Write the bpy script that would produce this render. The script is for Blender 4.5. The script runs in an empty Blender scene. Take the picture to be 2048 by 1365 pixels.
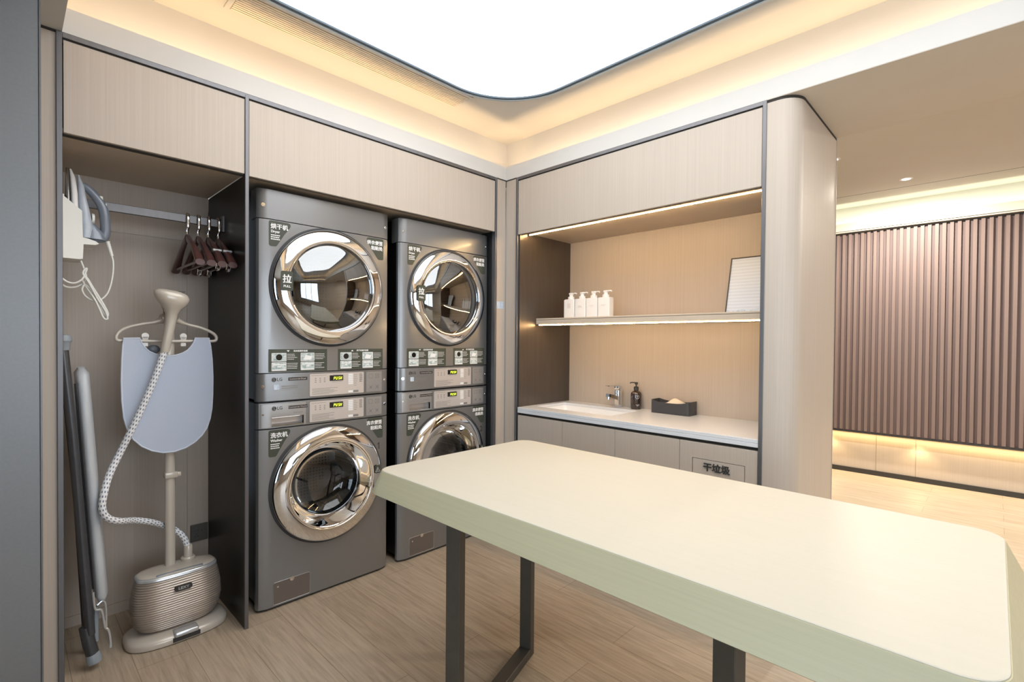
import bpy, bmesh, math, random
from mathutils import Vector, Matrix
random.seed(7)
S = bpy.context.scene
COL = S.collection
PI = math.pi

# ------------------------------------------------------------------ camera
cam_data = bpy.data.cameras.new('camera')
cam = bpy.data.objects.new('camera', cam_data)
COL.objects.link(cam)
S.camera = cam
CP = Vector((-2.333, -2.338, 1.275))
yaw, pitch, roll = [math.radians(a) for a in (-45.73, -0.748, 0.453)]
Fw = Vector((-math.sin(yaw) * math.cos(pitch), math.cos(yaw) * math.cos(pitch), math.sin(pitch)))
r0 = Vector((math.cos(yaw), math.sin(yaw), 0))
u0 = r0.cross(Fw)
Rt = math.cos(roll) * r0 + math.sin(roll) * u0
Up = -math.sin(roll) * r0 + math.cos(roll) * u0
cam.matrix_world = Matrix(((Rt.x, Up.x, -Fw.x, CP.x), (Rt.y, Up.y, -Fw.y, CP.y), (Rt.z, Up.z, -Fw.z, CP.z), (0, 0, 0, 1)))
cam_data.sensor_width = 36
cam_data.lens = 36 * 991.548 / 2048
cam_data.shift_y = 12.74 / 2048
cam_data.clip_start = 0.02

# ------------------------------------------------------------------ colour management, world
S.view_settings.view_transform = 'Standard'
S.view_settings.look = 'None'
S.view_settings.gamma = 1
S.view_settings.use_curve_mapping = False
S.view_settings.exposure = 0.0
S.cycles.max_bounces = 10
S.cycles.diffuse_bounces = 6
S.cycles.glossy_bounces = 5
S.cycles.transparent_max_bounces = 10
S.cycles.sample_clamp_indirect = 6
S.cycles.caustics_reflective = False
S.cycles.caustics_refractive = False
W = bpy.data.worlds.new('world')
S.world = W
W.use_nodes = True
W.node_tree.nodes['Background'].inputs[0].default_value = (0.75, 0.87, 1.0, 1)
W.node_tree.nodes['Background'].inputs[1].default_value = 1.6

SKY_E = 3.25      # luminous ceiling
COVE_E = 26.0    # cove LED watts per metre scale
def area(name, loc, rot, sx, sy, power, col):
    l = bpy.data.lights.new(name, 'AREA')
    l.shape = 'RECTANGLE'; l.size = sx; l.size_y = sy; l.energy = power; l.color = col
    o = bpy.data.objects.new(name, l); COL.objects.link(o)
    o.location = loc; o.rotation_euler = rot
    return o
UPR = (PI, 0, 0)
WARM = (1.0, 0.66, 0.34)
# cove LED tape lying on the ledges round the ceiling tray, shining up
area('cove_led_back', (-1.09, 0.05, 2.362), UPR, 2.15, 0.02, 4.0, WARM)
area('cove_led_right', (0.05, -2.05, 2.362), UPR, 0.02, 4.1, 7.4, WARM)
area('cove_led_left', (-2.237, -2.05, 2.362), UPR, 0.02, 4.1, 7.4, WARM)
area('cove_led_front', (-1.09, -4.15, 2.362), UPR, 2.15, 0.02, 4.0, WARM)
# neighbouring room: cove tape, floor wash under the slatted panel, ceiling spots
area('far_cove_led', (3.49, -2.0, 2.395), UPR, 0.02, 6.0, 9, (0.97, 1.0, 0.70))
area('floor_wash_led', (3.52, -2.0, 0.395), (0, 0, 0), 0.015, 6.0, 12, (1.0, 0.70, 0.32))
for yy in (-1.15, -1.85, -3.1, -4.2):
    l = bpy.data.lights.new('wall_wash', 'SPOT'); l.energy = 3.4; l.color = (1.0, 0.70, 0.34)
    l.spot_size = math.radians(130); l.spot_blend = 0.6; l.shadow_soft_size = 0.03
    o = bpy.data.objects.new('wall_wash', l); COL.objects.link(o); o.location = (3.50, yy, 0.36); o.rotation_euler = (0, math.radians(12), 0)
for xx, yy in ((2.88, -1.79), (1.976, -1.457), (1.976, -3.6), (2.88, -3.6)):
    area('downlight_lamp', (xx, yy, 2.63), (0, 0, 0), 0.07, 0.07, 48, (1.0, 0.92, 0.80))
# daylight at the window left of the viewpoint
area('window_daylight', (-4.30, -2.5, 1.40), (0, -PI / 2, 0), 1.7, 2.8, 48, (0.72, 0.88, 1.0))
area('added_fill_front', (-1.7, -5.20, 1.40), (PI / 2, 0, 0), 2.4, 1.7, 52, (0.92, 0.94, 1.0))  # added fill light from behind the viewpoint, no window known there

# ------------------------------------------------------------------ helpers
def smooth(me, ang=35):
    me.shade_smooth()
    me.set_sharp_from_angle(angle=math.radians(ang))

class G:
    """collects shapes in a bmesh"""
    def __init__(s):
        s.bm = bmesh.new(); s.uv = None
    def face(s, vs):
        try: return s.bm.faces.new(vs)
        except ValueError: return None
    def box(s, x0, x1, y0, y1, z0, z1, bev=0, seg=2, M=None):
        if x0 > x1: x0, x1 = x1, x0
        if y0 > y1: y0, y1 = y1, y0
        if z0 > z1: z0, z1 = z1, z0
        v = [s.bm.verts.new(p) for p in ((x0,y0,z0),(x1,y0,z0),(x1,y1,z0),(x0,y1,z0),(x0,y0,z1),(x1,y0,z1),(x1,y1,z1),(x0,y1,z1))]
        fs = [s.face([v[i] for i in q]) for q in ((3,2,1,0),(4,5,6,7),(0,1,5,4),(1,2,6,5),(2,3,7,6),(3,0,4,7))]
        vv = v
        if bev > 0:
            es = list({e for f in fs for e in f.edges})
            r = bmesh.ops.bevel(s.bm, geom=es, offset=bev, segments=seg, affect='EDGES', profile=0.5)
            vv = list({w for f in r['faces'] for w in f.verts} | {w for w in v if w.is_valid})
        if M is not None:
            for w in vv: w.co = M @ w.co
        return s
    def rings(s, rings, cap=True, closed=False):
        """loft equal-length rings of points"""
        R = [[s.bm.verts.new(p) for p in r] for r in rings]
        n = len(R[0])
        rng = range(len(R)) if closed else range(len(R) - 1)
        for i in rng:
            a, b = R[i], R[(i + 1) % len(R)]
            for j in range(n):
                s.face((a[j], a[(j+1) % n], b[(j+1) % n], b[j]))
        if cap and not closed:
            s.face(R[0][::-1]); s.face(R[-1])
        return s
    def cyl(s, p0, p1, ra, rb=None, n=20, cap=True):
        rb = ra if rb is None else rb
        p0, p1 = Vector(p0), Vector(p1)
        d = (p1 - p0).normalized(); a = d.orthogonal().normalized(); b = d.cross(a)
        c = [(math.cos(2*PI*k/n), math.sin(2*PI*k/n)) for k in range(n)]
        return s.rings([[p0 + ra*(x*a + y*b) for x, y in c], [p1 + rb*(x*a + y*b) for x, y in c]], cap)
    def tube(s, pts, r, n=12, closed=False, flat=None, uvs=False):
        """tube along points; flat=(w,h,upvector) makes a rectangular-ish oval section"""
        P = [Vector(p) for p in pts]; m = len(P)
        if uvs and s.uv is None: s.uv = s.bm.loops.layers.uv.new('UVMap')
        T = []
        for i in range(m):
            if closed: t = P[(i+1) % m] - P[i-1]
            else: t = P[min(i+1, m-1)] - P[max(i-1, 0)]
            T.append(t.normalized())
        a = T[0].orthogonal().normalized()
        if flat: a = (flat[2] - flat[2].dot(T[0]) * T[0]).normalized()
        R = []; L = [0]
        for i in range(m):
            a = (a - a.dot(T[i]) * T[i]).normalized(); b = T[i].cross(a)
            rr = r[i] if isinstance(r, (list, tuple)) else r
            w, h = (flat[0], flat[1]) if flat else (rr, rr)
            R.append([s.bm.verts.new(P[i] + h*math.cos(2*PI*k/n)*a + w*math.sin(2*PI*k/n)*b) for k in range(n)])
            if i: L.append(L[-1] + (P[i]-P[i-1]).length)
        for i in range(m if closed else m - 1):
            A, B = R[i], R[(i+1) % m]
            for j in range(n):
                f = s.face((A[j], A[(j+1) % n], B[(j+1) % n], B[j]))
                if uvs and f:
                    l1 = L[i+1] if i + 1 < m else L[i]
                    for lp, (u, v) in zip(f.loops, ((j/n, L[i]), ((j+1)/n, L[i]), ((j+1)/n, l1), (j/n, l1))):
                        lp[s.uv].uv = (u, v)
        if not closed:
            s.face(R[0][::-1]); s.face(R[-1])
        return s
    def lathe(s, prof, c, ax='z', n=48, cap=True):
        """prof = [(radius, along)], about an axis through c"""
        c = Vector(c); rings = []
        for r, h in prof:
            r = max(r, 1e-5); ring = []
            for k in range(n):
                t = 2*PI*k/n; x, y = r*math.cos(t), r*math.sin(t)
                ring.append(c + (Vector((x, y, h)) if ax == 'z' else Vector((x, h, y)) if ax == 'y' else Vector((h, x, y))))
            rings.append(ring)
        return s.rings(rings, cap)
    def prism(s, poly, plane, a, b):
        """polygon extruded: plane 'xz' along y, 'xy' along z, 'yz' along x"""
        def P(u, v, w):
            return {'xz': (u, w, v), 'xy': (u, v, w), 'yz': (w, u, v)}[plane]
        A = [s.bm.verts.new(P(u, v, a)) for u, v in poly]; B = [s.bm.verts.new(P(u, v, b)) for u, v in poly]
        n = len(poly)
        s.face(A); s.face(B[::-1])
        for i in range(n): s.face((A[i], B[i], B[(i+1) % n], A[(i+1) % n]))
        return s
    def add(s, mesh, M=None):
        k = bmesh.new(); k.from_mesh(mesh)
        if M is not None: k.transform(M)
        tmp = bpy.data.meshes.new('t'); k.to_mesh(tmp); k.free()
        s.bm.from_mesh(tmp); bpy.data.meshes.remove(tmp)
        return s
    def sphere(s, c, r, sc=(1,1,1), n=20, m=12):
        rings = []
        for i in range(m + 1):
            t = PI * i / m; rr = max(math.sin(t), 1e-4)
            rings.append([Vector(c) + Vector((r*sc[0]*rr*math.cos(2*PI*k/n), r*sc[1]*rr*math.sin(2*PI*k/n), -r*sc[2]*math.cos(t))) for k in range(n)])
        return s.rings(rings, True)
    def mesh(s, name, ang=35):
        bmesh.ops.recalc_face_normals(s.bm, faces=s.bm.faces)
        me = bpy.data.meshes.new(name); s.bm.to_mesh(me); s.bm.free()
        smooth(me, ang)
        return me

def roundpoly(pts, rad, seg=6):
    out = []; n = len(pts)
    for i in range(n):
        r = rad[i] if isinstance(rad, (list, tuple)) else rad
        p = Vector(pts[i]); a = Vector(pts[i-1]) - p; b = Vector(pts[(i+1) % n]) - p
        if r <= 0: out.append(tuple(p)); continue
        ang = a.angle(b); d = min(r / math.tan(ang/2), a.length*0.49, b.length*0.49)
        p0 = p + a.normalized()*d; p1 = p + b.normalized()*d
        for k in range(seg + 1):
            t = k/seg
            out.append(tuple((1-t)**2*p0 + 2*t*(1-t)*p + t*t*p1))
    return out
def rrect(x0, x1, y0, y1, r, seg=5): return roundpoly([(x0,y0),(x1,y0),(x1,y1),(x0,y1)], r, seg)

ORI = {}
def obj(name, g, mat, parent=None, ang=35, local=False):
    me = g.mesh(name, ang) if isinstance(g, G) else g
    me.materials.clear(); me.materials.append(mat)
    o = bpy.data.objects.new(name, me); COL.objects.link(o)
    if parent is not None:
        org = ORI.get(parent.name, Vector((0,0,0)))
        if not local: me.transform(Matrix.Translation(-org))
        o.parent = parent; ORI[o.name] = org
    return o
def thing(name, label, cat, loc=(0,0,0), group=None, rz=0):
    o = bpy.data.objects.new(name, None); COL.objects.link(o)
    o.empty_display_size = 0.05
    o.location = loc; o.rotation_euler = (0,0,rz); ORI[o.name] = Vector(loc)
    o['label'] = label; o['category'] = cat
    if group: o['group'] = group
    return o
def tag(o, label, cat, group=None):
    o['label'] = label; o['category'] = cat
    if group: o['group'] = group
    return o
def struct(name, g, mat, ang=None):
    o = obj(name, g, mat, None, ang or 35)
    if ang is None: o.data.shade_flat()
    o['kind'] = 'structure'; return o
def dup(root, loc, rz=0, label=None):
    r = root.copy(); COL.objects.link(r); r.location = loc; r.rotation_euler = (0,0,rz)
    if label: r['label'] = label
    for ch in list(root.children):
        c = ch.copy(); COL.objects.link(c); c.parent = r
        for g in ch.children:
            d = g.copy(); COL.objects.link(d); d.parent = c
    return r
def cut(me, cutter):
    """boolean difference, returns a new mesh"""
    a = bpy.data.objects.new('a', me); b = bpy.data.objects.new('b', cutter)
    COL.objects.link(a); COL.objects.link(b)
    m = a.modifiers.new('m', 'BOOLEAN'); m.operation = 'DIFFERENCE'; m.object = b; m.solver = 'EXACT'
    dg = bpy.context.evaluated_depsgraph_get(); dg.update()
    r = bpy.data.meshes.new_from_object(a.evaluated_get(dg))
    bpy.data.objects.remove(a); bpy.data.objects.remove(b)
    bpy.data.meshes.remove(cutter)
    smooth(r, 30)
    return r
_tx = {}
def tmesh(s, size, offset=0.0, align='CENTER', ext=0.0004, space=1.0, shear=0):
    key = (s, size, offset, align, ext, space, shear)
    if key in _tx: return _tx[key].copy()
    c = bpy.data.curves.new('t', 'FONT'); c.body = s; c.size = size; c.align_x = align; c.align_y = 'CENTER'
    c.extrude = ext; c.offset = offset; c.space_character = space; c.shear = shear; c.resolution_u = 3
    o = bpy.data.objects.new('t', c); COL.objects.link(o)
    dg = bpy.context.evaluated_depsgraph_get(); dg.update()
    me = bpy.data.meshes.new_from_object(o.evaluated_get(dg))
    bpy.data.objects.remove(o); bpy.data.curves.remove(c)
    _tx[key] = me
    return me.copy()
RA = Matrix.Rotation(PI/2, 4, 'X')                                  # faces -y
RB = Matrix.Rotation(-PI/2, 4, 'Z') @ Matrix.Rotation(PI/2, 4, 'X') # faces -x
def spline(P, k=8, closed=False):
    P = [Vector(p) for p in P]; n = len(P); out = []
    for i in range(n if closed else n - 1):
        p0 = P[i-1] if (i or closed) else P[0]; p1 = P[i]; p2 = P[(i+1) % n]; p3 = P[(i+2) % n] if (closed or i + 2 < n) else P[n-1]
        for j in range(k):
            t = j/k
            out.append(0.5*((2*p1) + (p2-p0)*t + (2*p0-5*p1+4*p2-p3)*t*t + (3*p1-p0-3*p2+p3)*t**3))
    if not closed: out.append(P[-1])
    return out
def superell(cx, cy, z, a, b, n=48, e=2.6):
    out = []
    for k in range(n):
        t = 2*PI*k/n; c, s_ = math.cos(t), math.sin(t)
        out.append(Vector((cx + a*math.copysign(abs(c)**(2/e), c), cy + b*math.copysign(abs(s_)**(2/e), s_), z)))
    return out

# ------------------------------------------------------------------ materials
def mat(name, col, rough=0.5, metal=0.0, coat=0.0, spec=0.5, emit=None, es=0, aniso=0):
    m = bpy.data.materials.new(name); m.use_nodes = True
    b = m.node_tree.nodes['Principled BSDF']
    b.inputs['Base Color'].default_value = (*col, 1)
    b.inputs['Roughness'].default_value = rough; b.inputs['Metallic'].default_value = metal
    b.inputs['Coat Weight'].default_value = coat; b.inputs['Coat Roughness'].default_value = 0.08
    b.inputs['Specular IOR Level'].default_value = spec
    if emit:
        b.inputs['Emission Color'].default_value = (*emit, 1); b.inputs['Emission Strength'].default_value = es
    return m
def noisy(m, c1, c2, scale=(1,1,1), detail=4, rough=0.6, nscale=1.0, bump=0.0, coords='Object', lo=0.3, hi=0.7, bdist=0.002):
    nt = m.node_tree; N = nt.nodes; L = nt.links; b = N['Principled BSDF']
    tc = N.new('ShaderNodeTexCoord'); mp = N.new('ShaderNodeMapping'); mp.inputs['Scale'].default_value = scale
    no = N.new('ShaderNodeTexNoise'); no.inputs['Scale'].default_value = nscale; no.inputs['Detail'].default_value = detail; no.inputs['Roughness'].default_value = rough
    cr = N.new('ShaderNodeValToRGB'); cr.color_ramp.elements[0].position = lo; cr.color_ramp.elements[1].position = hi
    cr.color_ramp.elements[0].color = (*c1, 1); cr.color_ramp.elements[1].color = (*c2, 1)
    L.new(tc.outputs[coords], mp.inputs[0]); L.new(mp.outputs[0], no.inputs['Vector']); L.new(no.outputs[0], cr.inputs[0]); L.new(cr.outputs[0], b.inputs['Base Color'])
    if bump:
        bp = N.new('ShaderNodeBump'); bp.inputs['Strength'].default_value = bump; bp.inputs['Distance'].default_value = bdist
        L.new(no.outputs[0], bp.inputs['Height']); L.new(bp.outputs[0], b.inputs['Normal'])
    return m

M = {}
M['wood'] = noisy(mat('grey oak veneer', (0.45,0.36,0.27), 0.45), (0.466,0.402,0.340), (0.521,0.457,0.392), (190,190,1.6), 5, 0.65, 1.0, 0.05)
M['woodh'] = noisy(mat('grey oak veneer across', (0.45,0.36,0.27), 0.45), (0.55,0.46,0.36), (0.61,0.52,0.42), (3,3,160), 5, 0.65, 1.0, 0.04)
M['paint'] = noisy(mat('warm white ceiling paint', (0.80,0.77,0.72), 0.85), (0.625,0.615,0.59), (0.64,0.63,0.605), (3,3,3))
M['paint2'] = noisy(mat('beige ceiling paint', (0.66,0.60,0.50), 0.85), (0.62,0.57,0.49), (0.64,0.59,0.51), (3,3,3))
M['dark'] = noisy(mat('dark bronze sheet metal', (0.014,0.013,0.013), 0.34, 0.1, spec=0.35), (0.007,0.0065,0.006), (0.010,0.009,0.009), (40,40,2))
M['bronze'] = noisy(mat('brown bronze sheet metal', (0.10,0.085,0.075), 0.33, 0.6), (0.095,0.08,0.07), (0.11,0.094,0.083), (40,40,2))
M['column'] = noisy(mat('brushed grey metal cladding', (0.13,0.135,0.14), 0.42, 0.5), (0.185,0.195,0.205), (0.20,0.21,0.22), (120,120,120))
M['trim'] = noisy(mat('satin grey aluminium', (0.17,0.17,0.18), 0.42, 0.8), (0.16,0.16,0.17), (0.18,0.18,0.19), (60,60,3))
M['black'] = noisy(mat('matt black', (0.012,0.012,0.013), 0.5), (0.010,0.010,0.011), (0.014,0.014,0.015), (20,20,20))
M['gap'] = noisy(mat('shadow gap backing', (0.03,0.026,0.022), 0.8), (0.028,0.024,0.02), (0.032,0.028,0.024), (20,20,20))
M['chrome'] = noisy(mat('polished chrome', (0.86,0.86,0.87), 0.02, 1.0), (0.85,0.85,0.86), (0.87,0.87,0.88), (5,5,5))
M['steel'] = noisy(mat('steel', (0.55,0.55,0.56), 0.25, 1.0), (0.52,0.52,0.53), (0.58,0.58,0.59), (30,30,30))
M['table'] = noisy(mat('cream laminate', (0.74,0.70,0.56), 0.6, spec=0.3), (0.55,0.525,0.445), (0.565,0.54,0.46), (60,2,60), 4, 0.6, 1.0, 0.02)
M['edge'] = noisy(mat('cream laminate with olive light cast', (0.4,0.37,0.22), 0.45), (0.46,0.43,0.285), (0.50,0.47,0.315), (40,2,160), 5, 0.6, 1.0, 0.03)  # tabletop laminate again, the sides' olive light cast put into the colour
M['leg'] = noisy(mat('bronze painted steel', (0.11,0.095,0.08), 0.42, 0.3), (0.066,0.058,0.047), (0.076,0.067,0.055), (20,20,20))
M['quartz'] = noisy(mat('white quartz', (0.78,0.77,0.76), 0.18), (0.68,0.70,0.73), (0.72,0.74,0.77), (150,150,150), 3)
M['porcelain'] = noisy(mat('white porcelain', (0.88,0.88,0.88), 0.1, 0, 0.5), (0.87,0.87,0.87), (0.89,0.89,0.89), (3,3,3))
M['body'] = noisy(mat('graphite enamel', (0.17,0.172,0.178), 0.30, 0.55, 0.25), (0.235,0.238,0.242), (0.245,0.248,0.252), (500,500,500))
M['fascia'] = noisy(mat('silver grey fascia', (0.34,0.34,0.35), 0.3, 0.6), (0.38,0.38,0.385), (0.40,0.40,0.405), (400,400,400))
M['plate'] = noisy(mat('pale silver plate', (0.56,0.52,0.50), 0.28, 0.45), (0.66,0.62,0.60), (0.68,0.64,0.62), (300,300,300))
M['hatch'] = noisy(mat('brown grey hatch', (0.19,0.17,0.16), 0.3, 0.5), (0.185,0.165,0.155), (0.195,0.175,0.165), (300,300,300))
M['sticker'] = noisy(mat('dark green sticker', (0.055,0.065,0.05), 0.35), (0.052,0.062,0.048), (0.058,0.068,0.052), (60,60,60))
M['white'] = noisy(mat('white print', (0.85,0.85,0.85), 0.5), (0.84,0.84,0.84), (0.86,0.86,0.86), (9,9,9))
M['ink'] = noisy(mat('black print', (0.03,0.03,0.03), 0.5), (0.028,0.028,0.028), (0.032,0.032,0.032), (9,9,9))
M['greyink'] = noisy(mat('grey print', (0.22,0.21,0.20), 0.5), (0.21,0.20,0.19), (0.23,0.22,0.21), (9,9,9))
M['photo'] = noisy(mat('printed picture', (0.5,0.6,0.6), 0.4), (0.20,0.30,0.30), (0.75,0.80,0.80), (60,60,60), 3)
M['rubber'] = noisy(mat('dark rubber', (0.03,0.03,0.032), 0.6), (0.028,0.028,0.03), (0.032,0.032,0.034), (30,30,30))
M['led7'] = mat('lit display segment', (0.1,0.1,0.0), 0.5, emit=(0.85,1.0,0.08), es=1.6)
M['ledwarm'] = mat('warm LED tape', (0.9,0.8,0.6), 0.5, emit=(1.0,0.64,0.29), es=108)
M['ledwarm2'] = mat('warm LED tape of shelf', (0.9,0.8,0.6), 0.5, emit=(1.0,0.64,0.29), es=88)
M['skylight'] = mat('luminous stretch ceiling', (0.9,0.9,0.9), 0.6, emit=(0.97,0.985,1.0), es=SKY_E)
M['lampdisc'] = mat('lit lamp disc', (0.9,0.9,0.9), 0.6, emit=(1.0,0.95,0.88), es=4)
M['slat'] = noisy(mat('brown slats', (0.30,0.20,0.165), 0.5), (0.172,0.124,0.110), (0.205,0.148,0.132), (60,60,1.5), 5)
M['slatback'] = noisy(mat('brown slat backing', (0.20,0.135,0.115), 0.6), (0.125,0.09,0.088), (0.14,0.10,0.097), (60,60,1.5), 5)
M['cream'] = noisy(mat('champagne plastic', (0.60,0.52,0.45), 0.25, 0.1, 0.4), (0.55,0.505,0.44), (0.57,0.525,0.46), (9,9,9))
M['rose'] = noisy(mat('rose gold ribbed plastic', (0.42,0.34,0.29), 0.3, 0.45, 0.3), (0.40,0.345,0.295), (0.42,0.365,0.315), (9,9,9))
M['silver'] = noisy(mat('silver plastic', (0.60,0.63,0.66), 0.22, 0.6), (0.59,0.62,0.65), (0.61,0.64,0.67), (9,9,9))
M['blue'] = noisy(mat('pale blue cloth', (0.50,0.57,0.70), 0.85), (0.46,0.53,0.66), (0.54,0.61,0.74), (500,500,500), 2, bump=0.1, bdist=0.0005)
M['bluepipe'] = noisy(mat('pale blue piping', (0.62,0.68,0.80), 0.8), (0.6,0.66,0.78), (0.64,0.70,0.82), (50,50,50))
M['cover'] = noisy(mat('silver grey ironing cover', (0.30,0.34,0.38), 0.5, 0.15), (0.44,0.48,0.52), (0.54,0.58,0.62), (25,25,4), 3, bump=0.35, bdist=0.006)
M['tubegrey'] = noisy(mat('dark grey lacquered tube', (0.07,0.075,0.085), 0.3, 0.4), (0.065,0.07,0.08), (0.075,0.08,0.09), (30,30,30))
M['capgrey'] = noisy(mat('blue grey plastic cap', (0.26,0.30,0.34), 0.4), (0.25,0.29,0.33), (0.27,0.31,0.35), (30,30,30))
M['whiteplastic'] = noisy(mat('white plastic', (0.78,0.79,0.76), 0.35), (0.77,0.78,0.75), (0.79,0.80,0.77), (9,9,9))
M['irongrey'] = noisy(mat('grey blue plastic', (0.20,0.235,0.29), 0.28, 0.1, 0.3), (0.19,0.225,0.28), (0.21,0.245,0.30), (9,9,9))
M['ironlight'] = noisy(mat('pale translucent tank', (0.50,0.56,0.64), 0.25), (0.46,0.52,0.60), (0.54,0.60,0.68), (30,30,30))
M['hangwood'] = noisy(mat('burgundy lacquered wood', (0.075,0.03,0.028), 0.28, 0, 0.5), (0.065,0.025,0.023), (0.09,0.038,0.034), (9,90,90))
M['soapbottle'] = noisy(mat('dark brown bottle', (0.03,0.018,0.016), 0.15, 0, 0.5), (0.028,0.016,0.014), (0.034,0.02,0.018), (9,9,9))
M['boxgrey'] = noisy(mat('charcoal leather', (0.045,0.047,0.055), 0.45), (0.042,0.044,0.052), (0.05,0.052,0.06), (200,200,200), 3)
M['tissue'] = noisy(mat('tissue paper', (0.80,0.70,0.58), 0.9), (0.79,0.69,0.57), (0.81,0.71,0.59), (60,60,60))
M['outlet'] = noisy(mat('grey socket plate', (0.10,0.095,0.085), 0.4), (0.095,0.09,0.08), (0.105,0.10,0.09), (30,30,30))
M['paper'] = noisy(mat('pale blue paper', (0.45,0.55,0.68), 0.6), (0.38,0.48,0.62), (0.62,0.70,0.80), (60,60,25), 3)
M['rim'] = noisy(mat('blue grey anodised rim', (0.45,0.52,0.58), 0.35, 0.3), (0.43,0.50,0.56), (0.47,0.54,0.60), (9,9,9))
M['rimdark'] = noisy(mat('dark anodised rim', (0.07,0.10,0.13), 0.35, 0.5), (0.065,0.095,0.125), (0.075,0.105,0.135), (9,9,9))
M['vent'] = noisy(mat('beige louvre', (0.62,0.50,0.36), 0.6), (0.80,0.72,0.60), (0.82,0.74,0.62), (9,9,9))
M['ventgap'] = noisy(mat('vent interior', (0.36,0.27,0.18), 0.7), (0.56,0.42,0.28), (0.58,0.44,0.30), (9,9,9))
M['screen'] = noisy(mat('black display window', (0.01,0.01,0.01), 0.15), (0.009,0.009,0.009), (0.012,0.012,0.012), (9,9,9))

def glassmat(name, tint, ior, gcol=(1,1,1), boost=0.0):
    m = bpy.data.materials.new(name); m.use_nodes = True; nt = m.node_tree; N = nt.nodes; L = nt.links
    N.remove(N['Principled BSDF'])
    t = N.new('ShaderNodeBsdfTransparent'); t.inputs[0].default_value = (*tint, 1)
    g = N.new('ShaderNodeBsdfGlossy'); g.inputs['Roughness'].default_value = 0.01; g.inputs[0].default_value = (*gcol, 1)
    f = N.new('ShaderNodeFresnel'); f.inputs[0].default_value = ior
    ad = N.new('ShaderNodeMath'); ad.operation = 'ADD'; ad.inputs[1].default_value = boost; ad.use_clamp = True
    mx = N.new('ShaderNodeMixShader')
    L.new(f.outputs[0], ad.inputs[0]); L.new(ad.outputs[0], mx.inputs[0]); L.new(t.outputs[0], mx.inputs[1]); L.new(g.outputs[0], mx.inputs[2])
    L.new(mx.outputs[0], N['Material Output'].inputs[0])
    return m
M['glassdry'] = glassmat('tinted dryer glass', (0.16,0.18,0.19), 1.85, (0.95,0.98,1), 0.16)
M['glasswash'] = glassmat('clear washer glass', (0.50,0.55,0.57), 1.5, boost=0.02)
M['pane'] = glassmat('window pane', (0.95,0.97,0.98), 1.45)

def drum_mat():
    m = mat('perforated steel drum', (0.3,0.3,0.31), 0.28, 0.9); nt = m.node_tree; N = nt.nodes; L = nt.links
    tc = N.new('ShaderNodeTexCoord'); v = N.new('ShaderNodeTexVoronoi'); v.inputs['Scale'].default_value = 55; v.inputs['Randomness'].default_value = 0.15
    cr = N.new('ShaderNodeValToRGB'); cr.color_ramp.elements[0].position = 0.22; cr.color_ramp.elements[1].position = 0.3
    cr.color_ramp.elements[0].color = (0.02,0.02,0.02,1); cr.color_ramp.elements[1].color = (0.26,0.26,0.27,1)
    L.new(tc.outputs['Object'], v.inputs['Vector']); L.new(v.outputs['Distance'], cr.inputs[0]); L.new(cr.outputs[0], N['Principled BSDF'].inputs['Base Color'])
    return m
M['drum'] = drum_mat()

def floor_mat():
    m = mat('oak plank floor', (0.4,0.3,0.22), 0.42); nt = m.node_tree; N = nt.nodes; L = nt.links; b = N['Principled BSDF']
    tc = N.new('ShaderNodeTexCoord')
    mp = N.new('ShaderNodeMapping'); mp.inputs['Rotation'].default_value = (0,0,PI/2)
    L.new(tc.outputs['Object'], mp.inputs[0])
    br = N.new('ShaderNodeTexBrick'); br.inputs['Scale'].default_value = 1; br.inputs['Brick Width'].default_value = 1.2; br.inputs['Row Height'].default_value = 0.18
    br.inputs['Mortar Size'].default_value = 0.0012; br.inputs['Mortar Smooth'].default_value = 0.3
    br.inputs['Color1'].default_value = (0.42,0.345,0.26,1); br.inputs['Color2'].default_value = (0.46,0.385,0.295,1); br.inputs['Mortar'].default_value = (0.25,0.18,0.12,1)
    br.offset = 0.37
    L.new(mp.outputs[0], br.inputs['Vector'])
    mp2 = N.new('ShaderNodeMapping'); mp2.inputs['Scale'].default_value = (38,2.2,38); L.new(tc.outputs['Object'], mp2.inputs[0])
    no = N.new('ShaderNodeTexNoise'); no.inputs['Scale'].default_value = 1.6; no.inputs['Detail'].default_value = 7; no.inputs['Roughness'].default_value = 0.68; no.inputs['Distortion'].default_value = 0.6
    L.new(mp2.outputs[0], no.inputs['Vector'])
    cr = N.new('ShaderNodeValToRGB'); cr.color_ramp.elements[0].position = 0.3; cr.color_ramp.elements[1].position = 0.62
    cr.color_ramp.elements[0].color = (0.70,0.66,0.62,1); cr.color_ramp.elements[1].color = (1.06,1.06,1.06,1)
    L.new(no.outputs[0], cr.inputs[0])
    mx = N.new('ShaderNodeMix'); mx.data_type = 'RGBA'; mx.blend_type = 'MULTIPLY'; mx.inputs[0].default_value = 1
    L.new(br.outputs[0], mx.inputs[6]); L.new(cr.outputs[0], mx.inputs[7]); L.new(mx.outputs[2], b.inputs['Base Color'])
    bp = N.new('ShaderNodeBump'); bp.inputs['Strength'].default_value = 0.08; bp.inputs['Distance'].default_value = 0.001
    L.new(no.outputs[0], bp.inputs['Height']); L.new(bp.outputs[0], b.inputs['Normal'])
    return m
M['floor'] = floor_mat()
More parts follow.
